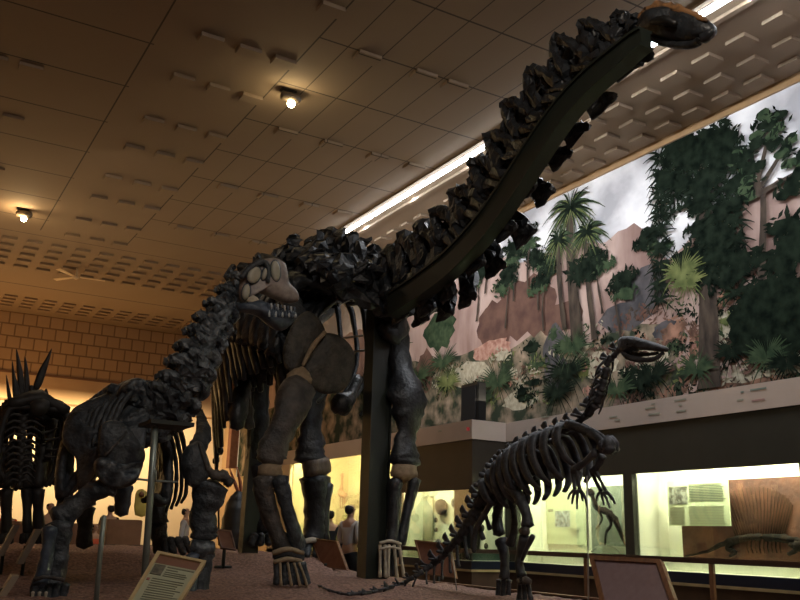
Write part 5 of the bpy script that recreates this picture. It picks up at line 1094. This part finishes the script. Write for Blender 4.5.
# ================================================================== visitors
SKIN = mat('skin', (.42, .25, .17), None, rough=.6); HAIRD = mat('dark_hair', (.012, .009, .007), None, rough=.7)
def skin_obj(name, nodes, edges, m, parent, sub=1):
    me = bpy.data.meshes.new(name); me.from_pydata([n[0] for n in nodes], edges, []); o = bpy.data.objects.new(name, me); COL.objects.link(o)
    sk_ = o.modifiers.new('skin', 'SKIN'); sk_.use_smooth_shade = True
    if not me.skin_vertices: me.skin_vertices.new()
    for i, n in enumerate(nodes): me.skin_vertices[0].data[i].radius = (n[1], n[2] if len(n) > 2 else n[1]); me.skin_vertices[0].data[i].use_root = (i == 0)
    s = o.modifiers.new('sub', 'SUBSURF'); s.levels = s.render_levels = sub; me.materials.append(m); o.parent = parent; return o
def person(label, x, y, z, h, face, top, bottom, hair=HAIRD, bend=0., arm='down', group=None):
    t = thing('person', label, 'person', (x, y, z), group); t.rotation_euler = (0, 0, face); s = h/1.75
    # faces -Y locally
    S = lambda a, b, c: (a*s, b*s-bend*max(0, c-.95)*s, c*s)
    R = lambda r, q=None: (r*s, (q or r)*s)
    hand = {'down': (.24, -.03, .80), 'fold': (.10, -.25, 1.12), 'hold': (.12, -.30, 1.15)}[arm]; elb = (.27, .02, 1.08)
    N = [(S(0, 0, .95), *R(.14, .10)), (S(0, 0, 1.2), *R(.13, .09)), (S(0, 0, 1.40), *R(.15, .09)), (S(0, 0, 1.50), *R(.05)), (S(0, -.01, 1.58), *R(.065, .075)), (S(0, -.01, 1.68), *R(.075, .09)), (S(0, -.01, 1.74), *R(.05, .06))]
    E_ = [(0, 1), (1, 2), (2, 3), (3, 4), (4, 5), (5, 6)]
    for q in (-1, 1):
        b = len(N); N += [(S(q*.19, 0, 1.40), *R(.055)), (S(q*elb[0], elb[1], elb[2]), *R(.042)), (S(q*hand[0], hand[1], hand[2]), *R(.03)), (S(q*hand[0]*.95, hand[1]-.04, hand[2]-.09), *R(.035, .02))]
        E_ += [(2, b), (b, b+1), (b+1, b+2), (b+2, b+3)]
        b = len(N); N += [(S(q*.10, 0, .88), *R(.09)), (S(q*.11, -.02, .50), *R(.06)), (S(q*.11, 0, .10), *R(.042)), (S(q*.12, -.14, .035), *R(.04, .035))]
        E_ += [(0, b), (b, b+1), (b+1, b+2), (b+2, b+3)]
    skin_obj('body', N, E_, SKIN, t, 2)
    N2 = [(S(0, 0, .93), *R(.165, .125)), (S(0, 0, 1.2), *R(.155, .115)), (S(0, 0, 1.41), *R(.165, .105)), (S(0, 0, 1.46), *R(.08))]; E2 = [(0, 1), (1, 2), (2, 3)]
    for q in (-1, 1):
        b = len(N2); N2 += [(S(q*.20, 0, 1.40), *R(.075)), (S(q*elb[0], elb[1], elb[2]), *R(.062)), (S(q*(hand[0]*.8+elb[0]*.2), hand[1]*.8+elb[1]*.2, hand[2]*.8+elb[2]*.2), *R(.05))]; E2 += [(2, b), (b, b+1), (b+1, b+2)]
    skin_obj('jacket', N2, E2, top, t, 2)
    N3 = [(S(0, 0, .97), *R(.16, .12))]; E3 = []
    for q in (-1, 1):
        b = len(N3); N3 += [(S(q*.10, 0, .85), *R(.11)), (S(q*.11, -.02, .50), *R(.08)), (S(q*.11, 0, .08), *R(.07))]; E3 += [(0, b), (b, b+1), (b+1, b+2)]
    skin_obj('trousers', N3, E3, bottom, t, 2)
    skin_obj('hair', [(S(0, .015, 1.725), *R(.105, .10)), (S(0, .045, 1.65), *R(.10, .085)), (S(0, .06, 1.56), *R(.075, .06))], [(0, 1), (1, 2)], hair, t, 2)
    # face: nose, eyes, ears, mouth
    def dot(name, a, b, c, r, m):
        bm = bmesh.new(); bmesh.ops.create_uvsphere(bm, u_segments=8, v_segments=6, radius=r*s); bmesh.ops.translate(bm, verts=bm.verts, vec=S(a, b, c)); me = bpy.data.meshes.new(name); bm.to_mesh(me); bm.free(); me.materials.append(m); o = bpy.data.objects.new(name, me); COL.objects.link(o); o.parent = t
    dot('nose', 0, -.105, 1.635, .014, SKIN)
    for q in (-1, 1): dot('eye', q*.03, -.088, 1.66, .010, BLACK); dot('ear', q*.077, 0, 1.64, .02, SKIN)
    return t
BLK = mat('black_cloth', (.008, .008, .010), None, rough=.9); WHT = mat('white_cloth', (.42, .40, .39), None, rough=.9); GRYC = mat('grey_cloth', (.10, .10, .11), None, rough=.9)
REDC = mat('orange_red_cloth', (.55, .09, .04), None, rough=.9); BLUC = mat('blue_cloth', (.06, .08, .14), None, rough=.9); TANC = mat('tan_cloth', (.35, .22, .14), None, rough=.9)
def at_aisle(px, py, X): p = atx(px, py, X); return p
p = atx(351, 505, 7.45); person('visitor in a pale top and black trousers with dark hair, left of the thick post', p.x, p.y, FLOOR, 1.70, radians(105), WHT, BLK, arm='fold')
p = atx(330, 515, 7.5); person('visitor in black seen from behind beside the hind leg', p.x, p.y, FLOOR, 1.62, radians(160), BLK, BLK)
p = atx(386, 510, 7.6); person('visitor in dark clothes mostly hidden between the thick post and the right foreleg', p.x, p.y, FLOOR, 1.66, radians(120), BLK, BLK)
for px, Yv, f, top, bot, h, lab in ((97, 19.95, 20, REDC, BLK, 1.25, 'child in an orange-red top seen under the grey shoulder'), (110, 23, 200, BLK, BLUC, 1.75, 'visitor in dark clothes seen under the grey shoulder, behind the child'),
                              (186, 22, 60, WHT, BLK, 1.72, 'visitor in a white top seen through the gap by the right grey foreleg'), (8, 21.6, 30, REDC, BLUC, 1.6, 'visitor in a red top seen behind the plated skeleton at the left edge'),
                              (50, 22, 10, TANC, BLK, 1.72, 'visitor in a tan top right of the plated skeleton')):
    q = aty(px, 515, Yv); person(lab, q.x, q.y, FLOOR, h, radians(f), top, bot)

# ================================================================== light
scene.world = bpy.data.worlds.new('world'); scene.world.use_nodes = True
bg = scene.world.node_tree.nodes['Background']; bg.inputs[0].default_value = (1., .82, .62, 1); bg.inputs[1].default_value = .05
# warm lighting of the far hall
area('far_hall_lamp', (4.5, 29.6, 3.7), (4.5, FARY+1.3, 1.2), 9., .3, 480, (1., .76, .42))
area('far_hall_lamp', (-2.5, 29.6, 3.7), (-2.5, FARY+1.3, 1.2), 5., .3, 240, (1., .76, .42))
area('far_hall_lamp', (9.3, 29.8, 3.7), (9.6, FARY+1.3, 2.2), 1.5, .3, 16, (1., .76, .5))
for x, y in ((-1.5, 27.5), (3., 27.8)): area('unseen_uplight', (x, y, 1.5), (x, y+.02, CEIL), 1.2, 1.2, 90, (1., .52, .18))
# tube light spill for mural and soffit
for a, b in segs[:]:
    o = area('tube_lamp', (8.44, (a+b)/2, CEIL-.13), (8.44+1.6, (a+b)/2, CEIL-3.2), .08, b-a, 85*(b-a)/2., (.92, .95, 1.))
# unseen fill lights added under the ceiling to brighten band and skeletons
area('hall_fill', (2.5, 1., CEIL-.25), (8.8, 8.5, 1.2), .6, .6, 130, (1., .86, .70))
area('hall_fill', (2.5, 15, CEIL-.25), (3.5, 17, 0), .5, .5, 30, (1., .80, .56))
area('hall_fill', (0., -1.5, CEIL-.3), (2.4, 7.5, 0), .6, .6, 75, (.93, .95, 1.))
area('unseen_uplight', (1.5, 20.5, 2.2), (1.5, 20.52, CEIL), 2.5, 1.5, 60, (1., .74, .46))  # upward fill added in mid-hall to brighten the ceiling, no fitting there
area('unseen_uplight', (8.9, 14.5, 2.3), (8.9, 14.52, CEIL), .4, 7, 60, (1., .86, .66))  # unseen strip added over the case tops to lift the ceiling
scene.view_settings.view_transform = 'Standard'; scene.view_settings.look = 'None'; scene.view_settings.gamma = 1; scene.view_settings.use_curve_mapping = False
scene.view_settings.exposure = 0.0
